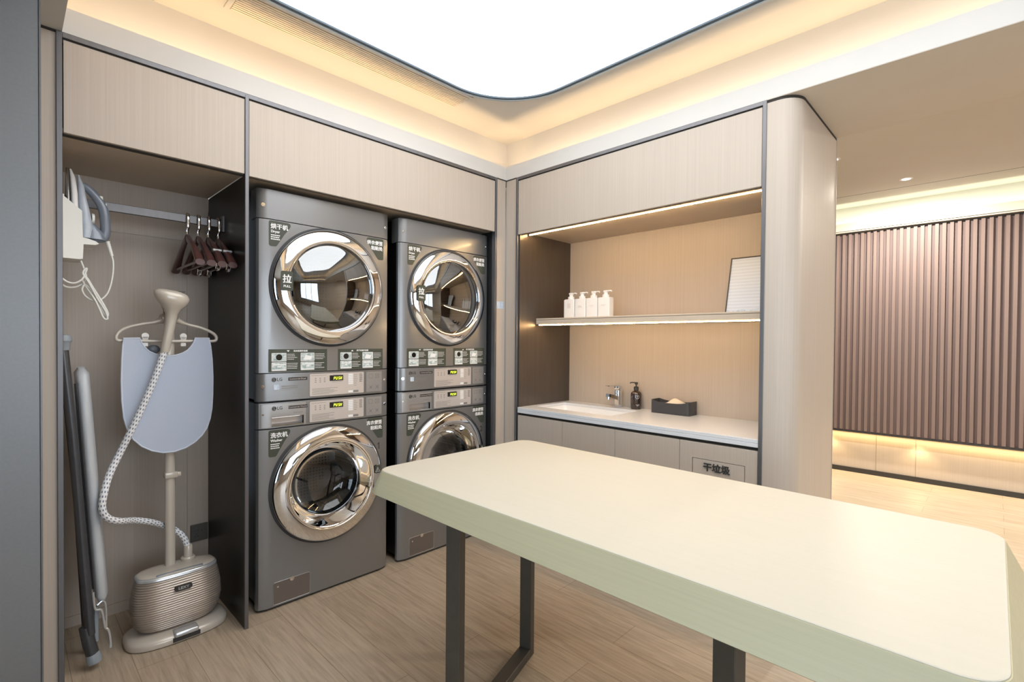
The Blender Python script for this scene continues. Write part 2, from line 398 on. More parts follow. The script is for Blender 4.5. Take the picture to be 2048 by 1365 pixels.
def hose_mat():
    m = mat('white hose with grey dashes', (0.8,0.8,0.8), 0.6); nt = m.node_tree; N = nt.nodes; L = nt.links
    tc = N.new('ShaderNodeTexCoord'); mp = N.new('ShaderNodeMapping'); mp.inputs['Scale'].default_value = (8, 62, 1)
    L.new(tc.outputs['UV'], mp.inputs[0])
    br = N.new('ShaderNodeTexBrick'); br.inputs['Scale'].default_value = 1; br.inputs['Brick Width'].default_value = 1.0; br.inputs['Row Height'].default_value = 1.0
    br.offset = 0.5; br.inputs['Mortar Size'].default_value = 0.27; br.inputs['Mortar Smooth'].default_value = 0.05
    br.inputs['Color1'].default_value = (0.16,0.19,0.24,1); br.inputs['Color2'].default_value = (0.20,0.23,0.28,1); br.inputs['Mortar'].default_value = (0.80,0.82,0.86,1)
    L.new(mp.outputs[0], br.inputs['Vector']); L.new(br.outputs[0], N['Principled BSDF'].inputs['Base Color'])
    return m
M['hose'] = hose_mat()
def reflection_mat():
    m = mat('pale blue painted reflection', (0.7,0.8,0.9), 0.5, 0, 0.0); nt = m.node_tree; N = nt.nodes; L = nt.links
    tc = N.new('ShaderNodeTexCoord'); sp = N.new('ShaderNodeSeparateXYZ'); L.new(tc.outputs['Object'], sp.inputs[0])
    wv = N.new('ShaderNodeTexWave'); wv.bands_direction = 'Z'; wv.inputs['Scale'].default_value = 18; wv.inputs['Distortion'].default_value = 0.3  # bands imitate window blinds mirrored in the glass, painted as colour
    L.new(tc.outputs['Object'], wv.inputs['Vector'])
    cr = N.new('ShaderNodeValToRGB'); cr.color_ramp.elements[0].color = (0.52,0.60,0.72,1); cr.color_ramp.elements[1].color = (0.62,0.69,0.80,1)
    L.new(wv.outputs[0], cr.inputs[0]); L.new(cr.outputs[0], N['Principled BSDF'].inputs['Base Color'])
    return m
M['reflection'] = reflection_mat()

# ------------------------------------------------------------------ the setting
HT = 2.338      # underside of fascia / beam
ZT = 2.655      # tray ceiling
XL = -2.187     # left fascia
YF = -4.2       # front fascia (behind the viewpoint)
struct('floor', G().box(-4.2, 3.75, -5.1, 2.0, -0.05, 0), M['floor'])
struct('ceiling', G().box(XL-0.15, 0.15, YF-0.15, 0.15, ZT, ZT+0.05), M['paint'])
# fascia ring with ledge and upper set-back wall, one piece per side
def cove(name, pts):
    g = G()
    for b in pts: g.box(*b)
    return struct(name, g, M['paint'])
cove('trim_1', [(XL, 0.0, 0.0, 0.014, HT, 2.426), (XL, 0.014, 0.014, 0.16, HT, 2.352), (XL-0.15, 0.16, 0.15, 0.17, HT, ZT)])
cove('trim_2', [(0.0, 0.014, YF, 0.0, HT, 2.426), (0.014, 0.16, YF-0.15, 0.014, HT, 2.352), (0.15, 0.17, YF-0.15, 0.15, HT, ZT)])
cove('trim_3', [(XL-0.014, XL, YF, 0.0, HT, 2.426), (XL-0.16, XL-0.014, YF-0.15, 0.15, HT, 2.352), (XL-0.17, XL-0.15, YF-0.15, 0.15, HT, ZT)])
cove('trim_4', [(XL, 0.0, YF-0.014, YF, HT, 2.426), (XL, 0.0, YF-0.16, YF-0.014, HT, 2.352), (XL-0.15, 0.16, YF-0.17, YF-0.15, HT, ZT)])
struct('ceiling.001', G().box(-4.2, XL-0.17, -5.1, 0.6, HT, HT+0.05).box(XL-0.17, 0.17, -5.1, YF-0.17, HT, HT+0.05), M['paint2'])
struct('beam', G().box(0.17, 0.68, -5.1, -0.01, HT-0.002, ZT+0.05).box(0.001, 0.17, -5.1, -0.01, HT-0.002, HT-0.0002), M['paint2'])
struct('ceiling.002', G().box(0.68, 3.13, -5.1, 2.0, 2.64, 2.69).box(3.138, 3.75, -5.1, 2.0, 2.64, 2.69), M['paint'])
struct('trim_5', G().box(3.1295, 3.1385, -5.1, 2.0, 2.6395, 2.66), M['ink'])

# outer walls
g = G()
for y0, y1, z0, z1 in ((-5.1,-3.95,0,HT),(-1.05,0.6,0,HT),(-3.95,-1.05,0,0.5),(-3.95,-1.05,2.25,HT)): g.box(-4.25, -4.2, y0, y1, z0, z1)
struct('wall_left', g, M['wood'])
g = G()
for x0, x1, z0, z1 in ((-4.2,-2.95,0,2.69),(-0.45,3.75,0,2.69),(-2.95,-0.45,0,0.5),(-2.95,-0.45,2.25,2.69)): g.box(x0, x1, -5.15, -5.1, z0, z1)
struct('wall_front', g, M['wood'])
g = G()
for x in (-2.95, -2.13, -1.31, -0.49): g.box(x, x+0.04, -5.145, -5.09, 0.54, 2.21)
g.box(-2.95, -0.45, -5.145, -5.09, 0.5, 0.54).box(-2.95, -0.45, -5.145, -5.09, 2.21, 2.25)
w2 = struct('fill_window', g, M['trim'])  # made-up window behind the viewpoint, added for the fill light
obj('pane', G().box(-2.94, -0.46, -5.122, -5.118, 0.52, 2.23), M['pane'], w2)
g = G()
for y in (-3.95, -2.98, -2.02, -1.09): g.box(-4.245, -4.19, y, y+0.04, 0.54, 2.21)
g.box(-4.245, -4.19, -3.95, -1.05, 0.5, 0.54).box(-4.245, -4.19, -3.95, -1.05, 2.21, 2.25)
w1 = struct('window_1', g, M['trim'])
pn = obj('pane', G().box(-4.222, -4.218, -3.94, -1.06, 0.52, 2.23), M['pane'], w1)
struct('wall_back', G()
    .box(-2.205, -1.6, 0.554, 0.574, 0, 0.0465).box(-2.205, -1.695, 0.554, 0.574, 0.0495, 1.757).box(-1.692, -1.6, 0.554, 0.574, 0.0495, 1.757)
    .box(-2.205, -1.6, 0.554, 0.574, 1.76, 1.99).box(-2.205, -1.6, 0.558, 0.58, 0, 1.99), M['wood'])
struct('wall_back.001', G().box(-2.225, -2.205, 0.02, 0.58, 0, 2.0), M['wood'])
struct('wall_back.002', G().box(-4.2, -2.199, 0.006, 0.03, 0, 2.331).box(-4.2, XL-0.17, 0.03, 0.6, 0, HT), M['wood'])
struct('wall_back.003', G().box(-1.585, -0.06, 0.88, 0.9, 0, 2.0), M['black'])
tag(obj('bay_side_panel', G().box(-0.080, -0.072, 0.015, 0.879, 0, 1.994), M['black']), 'black side panel right of the second machine stack', 'partition')
struct('wall_back.004', G().box(-0.084, -0.003, 0.0035, 0.014, 0, 2.333), M['wood'])
struct('wall_right.004', G().box(0.0035, 0.014, -0.092, 0.0035, 0, 2.333), M['wood'])
struct('wall_right', G().box(0.546, 0.68, -1.6, 1.0, 0, HT+0.0), M['wood'])
struct('wall_right.001', G().box(0.014, 0.546, -1.6, -1.594, 0.80, HT), M['bronze'])
# end pillar with a rounded corner
pl = [(0.0, -1.609)]
for k in range(9):
    t = k/8*PI/2
    pl.append((0.085 - 0.085*math.cos(t), -1.65 - 0.085*math.sin(t)))
pl += [(0.68, -1.735), (0.68, -1.600), (0.0, -1.600)]
pl = pl[:-2] + [(0.68, -1.601), (0.0, -1.601)]
struct('wall_right.002', G().prism(pl, 'xy', 0, 2.322), M['wood'], 50)
struct('trim_6', G().prism([(x*1.0+0.004, y) for x, y in pl], 'xy', 2.322, HT), M['gap'])
struct('trim_7', G().box(0.676, 0.684, -1.737, -1.729, 0, HT), M['wood'])
struct('wall_far', G().box(0.68, 3.75, 1.95, 2.0, 0, 2.69), M['paint2'])
struct('wall_right.003', G().box(0.60, 0.68, 1.0, 2.0, 0, 2.69).box(0.17, 0.68, 0.0, 1.0, HT, 2.69), M['paint2'])

# aluminium trims of the joinery frame
def trimbox(n, *b):
    g = G()
    for q in b: g.box(*q, 0.0012, 1)
    return struct('trim_%d' % n, g, M['trim'])
trimbox(8, (-2.203, -2.187, -0.004, 0.03, 0, 2.3365))
trimbox(9, (-0.100, -0.086, -0.004, 0.03, 0, 2.3365))
trimbox(10, (-0.004, 0.03, -0.108, -0.093, 0, 2.3365))
trimbox(11, (-0.004, 0.03, -1.609, -1.592, 0, 2.3365))
trimbox(12, (XL, -0.09, -0.003, 0.02, 2.318, 2.3365))
trimbox(13, (-0.003, 0.02, -1.6, -0.095, 2.318, 2.3365))
struct('trim_14', G().box(-4.2, XL, 0.0, 0.024, 2.331, HT).box(XL, 0.02, 0.004, 0.024, 2.30, HT).box(0.004, 0.024, -1.6, 0.02, 2.30, HT).box(-0.086, 0.0, -0.001, 0.004, 2.333, HT).box(-0.001, 0.004, -0.093, 0.0, 2.333, HT).box(XL, -0.09, 0.020, 0.03, 1.985, 2.30).box(0.020, 0.03, -1.6, -0.1, 1.965, 2.30), M['gap'])

# overhead panels and soffits
def panel(name, label, box, mt):
    return tag(obj(name, G().box(*box, 0.001, 1), mt), label, 'cabinet panel')
panel('overhead_panel', 'wood veneer overhead panel above the garment steamer niche', (-2.184, -1.601, 0.001, 0.019, 1.991, 2.312), M['wood'])
panel('overhead_panel.001', 'long wood veneer overhead panel above the washers and dryers', (-1.583, -0.103, 0.001, 0.019, 1.985, 2.312), M['wood'])
panel('overhead_panel.002', 'wood veneer overhead panel above the lit sink niche', (0.001, 0.019, -1.590, -0.110, 1.966, 2.312), M['wood'])
struct('ceiling.003', G().box(-2.203, -1.6, 0.045, 0.58, 1.99, 2.01).box(-2.203, -1.6, 0.019, 0.041, 1.994, 2.01).box(-2.203, -1.6, 0.040, 0.046, 1.987, 2.0), M['woodh'])
struct('ceiling.004', G().box(-1.59, -0.06, 0.019, 0.9, 1.995, 2.01), M['woodh'])
struct('ceiling.005', G().box(0.019, 0.56, -1.6, -0.1, 1.985, 2.0).box(0.014,0.019,-1.592,-0.108,1.97,1.99), M['woodh'])

# dark column in the left foreground
t = thing('metal_column', 'dark grey brushed metal column at the left edge of the view', 'column', (-2.5, -0.35, 0))
obj('cladding', G().box(-2.75, -2.2585, -0.35, -0.27, 0, HT-0.001, 0.002, 1), M['column'], t)
obj('edge_strip', G().box(-2.2585, -2.2545, -0.352, -0.27, 0, HT-0.001), M['trim'], t)

# partition between the niche and the machines, side of the sink niche
t = thing('partition_panel', 'tall black metal partition between the steamer niche and the machines', 'partition', (-1.592, 0.28, 0))
obj('sheet', G().box(-1.599, -1.586, 0.006, 0.553, 0, 1.985), M['dark'], t)
obj('front_edge', G().box(-1.600, -1.585, -0.004, 0.006, 0, 2.330, 0.001, 1), M['trim'], t)
tag(obj('niche_side_panel', G().box(0.012, 0.545, -0.118, -0.109, 0.0, 1.984), M['bronze']), 'brown bronze metal side panel of the sink niche', 'partition')

# luminous ceiling
def rr_ring(x0, x1, y0, y1, r, z, seg=16):
    return [Vector((p[0], p[1], z)) for p in arcrect(x0, x1, y0, y1, r, seg)]
def arcrect(x0, x1, y0, y1, r, seg=16):
    out = []
    for cx, cy, a in ((x1-r, y1-r, 0), (x0+r, y1-r, PI/2), (x0+r, y0+r, PI), (x1-r, y0+r, 1.5*PI)):
        for k in range(seg + 1):
            t = a + k/seg*PI/2; out.append((cx + r*math.cos(t), cy + r*math.sin(t)))
    return out
sx0, sx1, sy0, sy1, sr = -1.965, -0.215, -2.85, -0.225, 0.42
t = thing('luminous_ceiling_light', 'huge rounded white luminous ceiling panel with dark metal rim', 'ceiling light', ((sx0+sx1)/2, (sy0+sy1)/2, ZT))
g = G(); g.rings([rr_ring(sx0+.03, sx1-.03, sy0+.03, sy1-.03, sr-.03, ZT-0.018), rr_ring(sx0+.03, sx1-.03, sy0+.03, sy1-.03, sr-.03, ZT-0.012)])
obj('luminous_panel', g, M['skylight'], t)
def ringpart(name, a, b, z0, z1, mt):
    def R(d, z): return rr_ring(sx0+d, sx1-d, sy0+d, sy1-d, sr-d, z)
    obj(name, G().rings([R(a, z0), R(b, z0), R(b, z1), R(a, z1)], closed=True), mt, t)
ringpart('rim', 0.003, 0.016, ZT-0.030, ZT, M['rim'])
ringpart('inner_rim', 0.016, 0.032, ZT-0.026, ZT, M['rimdark'])
ringpart('outer_rim', 0.0, 0.0029, ZT-0.022, ZT, M['black'])

# air vent
t = thing('air_vent', 'long beige louvred air vent in the ceiling beside the luminous panel', 'air vent', (-1.07, -0.105, ZT))
g = G()
for k in range(10):
    y = -0.040 - k*0.0145
    g.box(-1.668, -0.484, y-0.0045, y+0.0045, ZT-0.007, ZT-0.001)
obj('louvre', g, M['vent'], t)
obj('duct_face', G().box(-1.668, -0.484, -0.178, -0.034, ZT-0.0015, ZT), M['ventgap'], t)
g = G().box(-1.69, -0.47, -0.20, -0.180, ZT-0.006, ZT).box(-1.69, -0.47, -0.033, -0.025, ZT-0.006, ZT).box(-1.69, -1.670, -0.18, -0.033, ZT-0.006, ZT).box(-0.482, -0.47, -0.18, -0.033, ZT-0.006, ZT)
obj('frame', g, M['paint'], t)
obj('shadow_gap', G().box(-1.69, -0.47, -0.207, -0.2005, ZT-0.003, ZT), M['hatch'], t)

# downlights in the neighbouring room
def downlight(x, y, label):
    t = thing('downlight', label, 'downlight', (x, y, 2.64), 'downlights')
    obj('trim_ring', G().lathe([(0.030,-0.002),(0.044,-0.002),(0.046,0),(0.030,0)], (x, y, 2.64), n=32), M['white'], t)
    obj('lens', G().lathe([(0.001,-0.0035),(0.029,-0.0035),(0.029,0),(0.001,0)], (x, y, 2.64), n=24), M['lampdisc'], t)
downlight(2.88, -1.79, 'small round white downlight near the cove of the next room')
downlight(1.976, -1.457, 'small round white downlight half hidden behind the rounded pillar')

# ------------------------------------------------------------------ neighbouring room far wall
struct('wall_far.001', G().box(3.56, 3.6, -5.1, -1.827, 0.045, 0.42).box(3.56, 3.6, -1.823, -1.528, 0.045, 0.42).box(3.56, 3.6, -1.524, 2.0, 0.045, 0.42).box(3.565, 3.6, -5.1, 2.0, 0.0, 2.36), M['wood'])
struct('wall_far.002', G().box(3.60, 3.65, -5.1, 2.0, 0, 2.64), M['paint'])
struct('baseboard_far', G().box(3.545, 3.562, -5.1, 2.0, 0, 0.045), M['ink'])
struct('trim_15', G().box(3.455, 3.467, -5.1, 2.0, 2.375, 2.455).box(3.455, 3.60, -5.1, 2.0, 2.365, 2.38), M['paint2'])
t = thing('slatted_wall_panel', 'brown vertical slatted wall panel in the next room', 'wall panel', (3.52, -1.5, 0.41))
g = G()
y = 1.9
while y > -5.05:
    g.box(3.488, 3.505, y-0.0125, y+0.0125, 0.425, 2.352); y -= 0.05
obj('slat', g, M['slat'], t)
obj('backing', G().box(3.505, 3.562, -5.1, 2.0, 0.42, 2.352), M['slatback'], t)
obj('edge_trim', G().box(3.484, 3.562, -5.1, 2.0, 0.405, 0.420).box(3.486, 3.5, -5.1, 2.0, 2.352, 2.364), M['ink'], t)

# ------------------------------------------------------------------ laundry machines
MW = 0.343                      # half width
FX = [-0.343, -0.3425, -0.340, -0.335, -0.298]
def fy(x):                      # front profile seen from above
    x = abs(x)
    if x <= 0.298: return 0.0
    if x <= 0.335: return (x-0.298)/0.037*0.0125
    return 0.0125 + (x-0.335)/0.008*0.010
def plan(x0, x1, out, back):
    """strip of front following the profile; out = how far proud"""
    xs = sorted({x0, x1} | {x for x in (-0.343,-0.341,-0.335,-0.298,0.298,0.335,0.341,0.343) if x0 < x < x1})
    return [(x, fy(x)-out) for x in xs] + [(x1, back), (x0, back)]
def put_text(name, s, size, x, y, z, mt, parent, off=0.0, align='CENTER', space=1.0, ext=0.0004, shear=0):
    if off > 0:
        g = G(); d = min(off, size*0.036)
        for k, (dx, dy) in enumerate(((-d, 0), (d, 0), (0, d*0.7), (0, -d*0.7))):
            m0 = tmesh(s, size, 0.0, align, ext, space, shear); g.add(m0, Matrix.Translation((dx, dy, 0.00025*k))); bpy.data.meshes.remove(m0)
        me = g.mesh(name)
    else: me = tmesh(s, size, 0.0, align, ext, space, shear)
    me.transform(Matrix.Translation((x, y, z)) @ RA)
    return obj(name, me, mt, parent, local=True)
def lines(g, x0, x1, z0, z1, n, y, t=0.0016, rag=True, seed=1):
    rr = random.Random(seed)
    for k in range(n):
        z = z1 - (k+0.5)*(z1-z0)/n; xe = x1 - (rr.random()*0.4*(x1-x0) if rag else 0); x = x0
        while x < xe - 0.002:
            w = rr.uniform(0.003, 0.009); g.box(x, min(x+w, xe), y-0.0003, y, z-t/2, z+t/2); x += w + 0.0012
    return g
def screw(parent, x, z):
    n = Vector((math.copysign(0.32, x)*1.0, -1, 0)).normalized() if x > 0 else Vector((-0.32, -1, 0)).normalized()
    p = Vector((x, fy(x), z))
    g = G().cyl(p, p + n*0.0015, 0.0085, n=20).cyl(p, p + n*0.004, 0.0055, 0.0045, n=14)
    obj('screw', g, M['chrome'], parent, local=True)
def pushdisplay(parent, x0, x1, z0, z1, y):
    d = obj('display', G().box(x0, x1, y-0.001, y, z0, z1), M['screen'], parent, local=True)
    g = G(); h = (z1-z0)*0.52; w = h*0.56; zc = (z0+z1)/2 - 0.001; t = h*0.15; yy = y-0.0012
    segs = {'P': 'abefg', 'U': 'bcdef', 'S': 'acdfg', 'H': 'bcefg'}
    xo = x1 - 0.006 - 4*(w*1.38)
    for i, c in enumerate('PUSH'):
        ox = xo + i*w*1.38 + (w*0.25 if i > 1 else 0)
        for sg in segs[c]:
            b = {'a': (0,w,h-t,h), 'd': (0,w,0,t), 'g': (0,w,h/2-t/2,h/2+t/2), 'b': (w-t,w,h/2,h), 'c': (w-t,w,0,h/2), 'f': (0,t,h/2,h), 'e': (0,t,0,h/2)}[sg]
            sh = lambda zz: (zz - h/2)*0.13
            g.prism([(ox+b[0]+sh(b[2]), zc-h/2+b[2]), (ox+b[1]+sh(b[2]), zc-h/2+b[2]), (ox+b[1]+sh(b[3]), zc-h/2+b[3]), (ox+b[0]+sh(b[3]), zc-h/2+b[3])], 'xz', yy-0.0006, yy)
    obj('lit_word', g, M['led7'], d, local=True)
def controls(parent, z0, z1, seed):
    """pale plate with print, display and keys plus the square icon plate"""
    y = -0.0015
    pl = obj('control_plate', G().prism(rrect(-0.104, 0.187, z0+0.009, z1-0.009, 0.005), 'xz', y-0.002, 0.004), M['plate'], parent, local=True)
    yp = y - 0.0021; H = z1 - z0
    pushdisplay(parent, -0.002, 0.070, z1-0.048, z1-0.020, yp)
    g = G()
    for i in range(3):
        for k in range(3): g.box(-0.078+i*0.023, -0.071+i*0.023, yp-0.0003, yp, z1-0.034-k*0.009, z1-0.0305-k*0.009)
    lines(g, -0.092, 0.05, z0+0.014, z0+0.048, 6, yp, 0.0018, True, seed)
    lines(g, -0.095, -0.02, z1-0.020, z1-0.015, 1, yp, 0.0014, False, seed+1)
    lines(g, 0.015, 0.06, z1-0.018, z1-0.014, 1, yp, 0.0014, False, seed+2)
    lines(g, 0.01, 0.065, z1-0.056, z1-0.051, 1, yp, 0.0014, False, seed+3)
    lines(g, 0.131, 0.152, z0+0.045, z1-0.018, 6, yp, 0.0018, True, seed+4)
    lines(g, 0.162, 0.178, z1-0.062, z1-0.016, 9, yp, 0.003, False, seed+5)
    g.box(0.127, 0.156, yp-0.0004, yp, z0+0.014, z0+0.025)
    obj('printed_text', g, M['greyink'], pl, local=True)
    for k in range(6): obj('button', G().box(0.098, 0.125, yp-0.0015, yp, z1-0.024-k*0.0095, z1-0.0165-k*0.0095, 0.001, 1), M['white'], pl, local=True)
    obj('button', G().box(0.098, 0.125, yp-0.0015, yp, z0+0.014, z0+0.025, 0.001, 1), M['white'], pl, local=True)
    sq = obj('icon_plate', G().prism(rrect(0.202, 0.300-0.004, z0+0.010, z1-0.010, 0.003), 'xz', y-0.0005, 0.004), M['fascia'], parent, local=True)
    yq = y - 0.0006
    for cx, cz, kind in ((0.229, z1-0.034, 0), (0.268, z1-0.034, 1), (0.229, z0+0.034, 2), (0.268, z0+0.034, 3)):
        r = 0.0115; g = G()
        if kind in (0, 1):
            for b in ((-r, r, -r, -r+0.0015), (-r, r, r-0.0015, r), (-r, -r+0.0015, -r, r), (r-0.0015, r, -r, r)): g.box(cx+b[0], cx+b[1], yq-0.0004, yq, cz+b[2], cz+b[3])
        if kind >= 1:
            for sg in (1, -1):
                g.prism([(cx-r, cz-sg*r-0.001), (cx-r, cz-sg*r+0.001), (cx+r, cz+sg*r+0.001), (cx+r, cz+sg*r-0.001)], 'xz', yq-0.0004, yq)
        if kind >= 2: g.cyl((cx, yq-0.0006, cz), (cx, yq, cz), 0.0055 if kind == 2 else 0.0075, n=14)
        obj('icon', g, M['greyink'], sq, local=True)
def logo(parent, x, z, y, model, seed):
    g = G(); r = 0.0105
    pts = [(x + r*math.cos(t), z + r*math.sin(t)) for t in [2*PI*k/24 for k in range(24)]]
    g.prism(pts, 'xz', y-0.0005, y)
    o = obj('round_emblem', g, M['ink'], parent, local=True)
    g = G().box(x-0.0012, x+0.0012, y-0.0008, y-0.0004, z-0.005, z+0.005).box(x-0.0012, x+0.004, y-0.0008, y-0.0004, z-0.005, z-0.0032)
    g.tube([(x+0.0078*math.cos(t), y-0.0006, z+0.0078*math.sin(t)) for t in [0.9+k*0.3 for k in range(18)]], 0.0006, 6)
    obj('emblem_line', g, M['fascia'], o, local=True)
    put_text('brand_lettering', 'LG', 0.021, x+0.026, y, z, M['ink'], parent, 0.0002)
    b = obj('name_strip', G().box(x+0.066, x+0.157, y-0.0005, y, z-0.0075, z+0.0075), M['ink'], parent, local=True)
    put_text('name_lettering', model, 0.0105, x+0.1115, y-0.0006, z, M['plate'], b, 0.0, ext=0.0002)
def door(parent, cz, kind, pull):
    c = (0, 0, cz)
    obj('door_gasket', G().lathe([(0.283,0.002),(0.296,0.002),(0.297,-0.002),(0.292,-0.005),(0.283,-0.005)], c, 'y', 96, False), M['rubber'], parent, local=True)
    d = obj('door', G().lathe([(0.217,-0.020),(0.217,-0.040),(0.2185,-0.0425),(0.222,-0.0435),(0.236,-0.0415),(0.252,-0.0375),(0.267,-0.0320),(0.279,-0.0255),(0.2845,-0.020),(0.2865,-0.013),(0.2865,0.0)], c, 'y', 128, False), M['chrome'], parent, 60, local=True)
    if kind == 'dryer':
        pr = [(0.2168,-0.030),(0.205,-0.038),(0.190,-0.045),(0.165,-0.055),(0.13,-0.0645),(0.09,-0.071),(0.045,-0.0745),(0.0,-0.0755)]
        obj('door_glass', G().lathe(pr, c, 'y', 96, False), M['glassdry'], d, 80, local=True)
        obj('glass_rim', G().lathe([(0.2149,-0.020),(0.206,-0.020),(0.196,0.0),(0.19,0.03),(0.186,0.03),(0.192,-0.003),(0.203,-0.024),(0.2149,-0.030)], c, 'y', 96, False), M['steel'], d, 60, local=True)
    else:
        obj('inner_ring', G().lathe([(0.2169,-0.036),(0.2145,-0.030),(0.208,-0.005),(0.203,0.020),(0.200,0.020),(0.205,-0.006),(0.2125,-0.034)], c, 'y', 96, False), M['rubber'], d, 60, local=True)
        pr = [(0.212,-0.034),(0.205,-0.008),(0.196,0.034),(0.182,0.070),(0.155,0.098),(0.11,0.115),(0.05,0.122),(0.0,0.123)]
        obj('door_glass', G().lathe(pr, c, 'y', 96, False), M['glasswash'], d, 80, local=True)
        obj('bowl_rim', G().lathe([(0.2169,-0.041),(0.211,-0.0405),(0.2095,-0.036),(0.2145,-0.034)], c, 'y', 96, False), M['chrome'], d, 60, local=True)
    dr = obj('drum', G().lathe([(0.272,0.012),(0.272,0.03),(0.235,0.06),(0.235,0.12),(0.255,0.14),(0.255,0.46),(0.20,0.475),(0.0,0.475)], c, 'y', 72, False), M['drum'], parent, 40, local=True)
    g = G()
    for k in range(3):
        a = PI/2 + k*2*PI/3 + 0.35
        u = Vector((math.cos(a), 0, math.sin(a))); v = Vector((-math.sin(a), 0, math.cos(a))); cc = Vector(c)
        g.rings([[cc+u*0.253+v*0.04+Vector((0,0.15,0)), cc+u*0.2+v*0.008+Vector((0,0.16,0)), cc+u*0.2-v*0.008+Vector((0,0.16,0)), cc+u*0.253-v*0.04+Vector((0,0.15,0))],
                 [cc+u*0.253+v*0.04+Vector((0,0.46,0)), cc+u*0.19+v*0.012+Vector((0,0.45,0)), cc+u*0.19-v*0.012+Vector((0,0.45,0)), cc+u*0.253-v*0.04+Vector((0,0.46,0))]])
        # star spokes on the back of the drum
        g.tube([cc + Vector((0,0.466,0)), cc + u*0.2 + Vector((0,0.466,0))], 0.010, 8)
    g.cyl(Vector(c)+Vector((0,0.45,0)), Vector(c)+Vector((0,0.475,0)), 0.035, n=24)
    obj('drum_lifter', g, M['steel'], dr, local=True)
    if pull:
        o = obj('pull_label', G().prism(rrect(-0.2595, -0.2025, cz-0.034, cz+0.057, 0.010), 'xz', -0.0475, -0.0460), M['sticker'], d, local=True)
        put_text('pull_lettering', '拉', 0.042, -0.231, -0.0476, cz+0.018, M['white'], d, 0.0012)
        put_text('pull_lettering', 'PULL', 0.015, -0.231, -0.0476, cz-0.014, M['white'], d, 0.0005)
    else:
        obj('hazard_label', G().prism(rrect(0.232, 0.262, cz+0.010, cz+0.052, 0.005), 'xz', -0.0475, -0.0460), M['sticker'], d, local=True)
        g = G(); T = [(0.234, cz+0.018), (0.260, cz+0.018), (0.247, cz+0.043)]
        g.tube([(x, -0.0478, z) for x, z in T], 0.0014, 6, True).cyl((0.247,-0.0482,cz+0.024),(0.247,-0.0475,cz+0.024),0.002,n=8).box(0.2461,0.2479,-0.0482,-0.0475,cz+0.027,cz+0.035)
        obj('warning_triangle', g, M['white'], d, local=True)
        g = G().box(0.196, 0.212, -0.046, -0.030, cz-0.055, cz-0.028, 0.003, 1)
        obj('latch', g, M['chrome'], d, local=True)
def corner_sticker(parent, name, x0, x1, z1, z0, right, l1, l2, small):
    if not right: pts = roundpoly([(x0, z1), (x1, z1), (x0+(x1-x0)*0.62, z1-(z1-z0)*0.50), (x0+(x1-x0)*0.30, z0), (x0, z0)], [0.010, 0.022, 0.012, 0.014, 0.012])
    else: pts = roundpoly([(x0, z1), (x1, z1), (x1, z0), (x1-(x1-x0)*0.28, z0), (x0+(x1-x0)*0.35, z1-(z1-z0)*0.5)], [0.022, 0.010, 0.010, 0.014, 0.012])
    s_ = obj(name, G().prism(pts, 'xz', -0.0007, 0.0001), M['sticker'], parent, local=True)
    if not right:
        put_text('sticker_lettering', l1, 0.0265, x0+0.008, -0.0008, z1-0.027, M['white'], s_, 0.0010, 'LEFT')
        put_text('sticker_lettering', l2, 0.0165, x0+0.009, -0.0008, z1-0.050, M['white'], s_, 0.0006, 'LEFT')
        lines_g = lines(G(), x0+0.009, x0+0.050, z1-0.090, z1-0.062, 3, -0.0008, 0.0045, False, 5)
        obj('sticker_print', lines_g, M['white'], s_, local=True)
    else:
        put_text('sticker_lettering', l1, 0.0235, x1-0.005, -0.0008, z1-0.027, M['white'], s_, 0.0012, 'RIGHT')
        put_text('sticker_lettering', l2, 0.0235, x1-0.005, -0.0008, z1-0.055, M['white'], s_, 0.0012, 'RIGHT')
def guide_sticker(parent, x0, x1, z0, z1, up, head):
    s_ = obj('instruction_sticker', G().box(x0, x1, -0.0007, 0.0001, z0, z1), M['sticker'], parent, local=True)
    xc = (x0+x1)/2; y = -0.0008; w = x1-x0; g = G(); zt = z1-0.009
    g.prism([(xc-0.058, zt+(0.004 if not up else -0.004)), (xc-0.044, zt+(0.004 if not up else -0.004)), (xc-0.051, zt-(0.004 if not up else -0.004))], 'xz', y-0.0004, y)
    pw = w*0.24; ph = 0.040
    for i in range(2):
        for j in range(2):
            px = x0 + w*0.05 + i*w*0.48; pz = z1 - 0.018 - ph - j*(ph+0.004)
            lines(g, px+pw+0.004, px+w*0.44, pz+0.006, pz+ph-0.002, 4, y, 0.0022, True, i*3+j)
            b = obj('sticker_picture', G().prism(rrect(px, px+pw, pz, pz+ph, 0.003), 'xz', y-0.0003, y), M['white'], s_, local=True)
            q = G().prism(rrect(px+0.002, px+pw-0.002, pz+0.002, pz+ph-0.002, 0.002), 'xz', y-0.0006, y-0.0002)
            obj('picture_detail', q, M['photo'], s_, local=True)
            q = G()
            if j == 0 and i == 0: q.cyl((px+pw/2, y-0.0010, pz+ph/2), (px+pw/2, y-0.0005, pz+ph/2), ph*0.36, n=20)
            elif j == 0: q.prism([(px+pw*0.2,pz+ph*0.15),(px+pw*0.7,pz+ph*0.12),(px+pw*0.85,pz+ph*0.55),(px+pw*0.35,pz+ph*0.75)], 'xz', y-0.0010, y-0.0005)
            else: q.box(px+0.006, px+pw-0.006, y-0.0010, y-0.0005, pz+ph*0.68, pz+ph*0.80).box(px+pw*0.38, px+pw*0.62, y-0.0010, y-0.0005, pz+ph*0.42, pz+ph*0.54).box(px+0.004, px+pw-0.004, y-0.0010, y-0.0005, pz+0.003, pz+0.007)
            obj('picture_detail', q, M['screen'] if (i == 0 and j == 0) else M['white'], s_, local=True)
    obj('sticker_print', g, M['white'], s_, local=True)
    put_text('sticker_lettering', head, 0.0098, xc+0.008, y, zt, M['white'], s_, 0.0004, ext=0.0002)

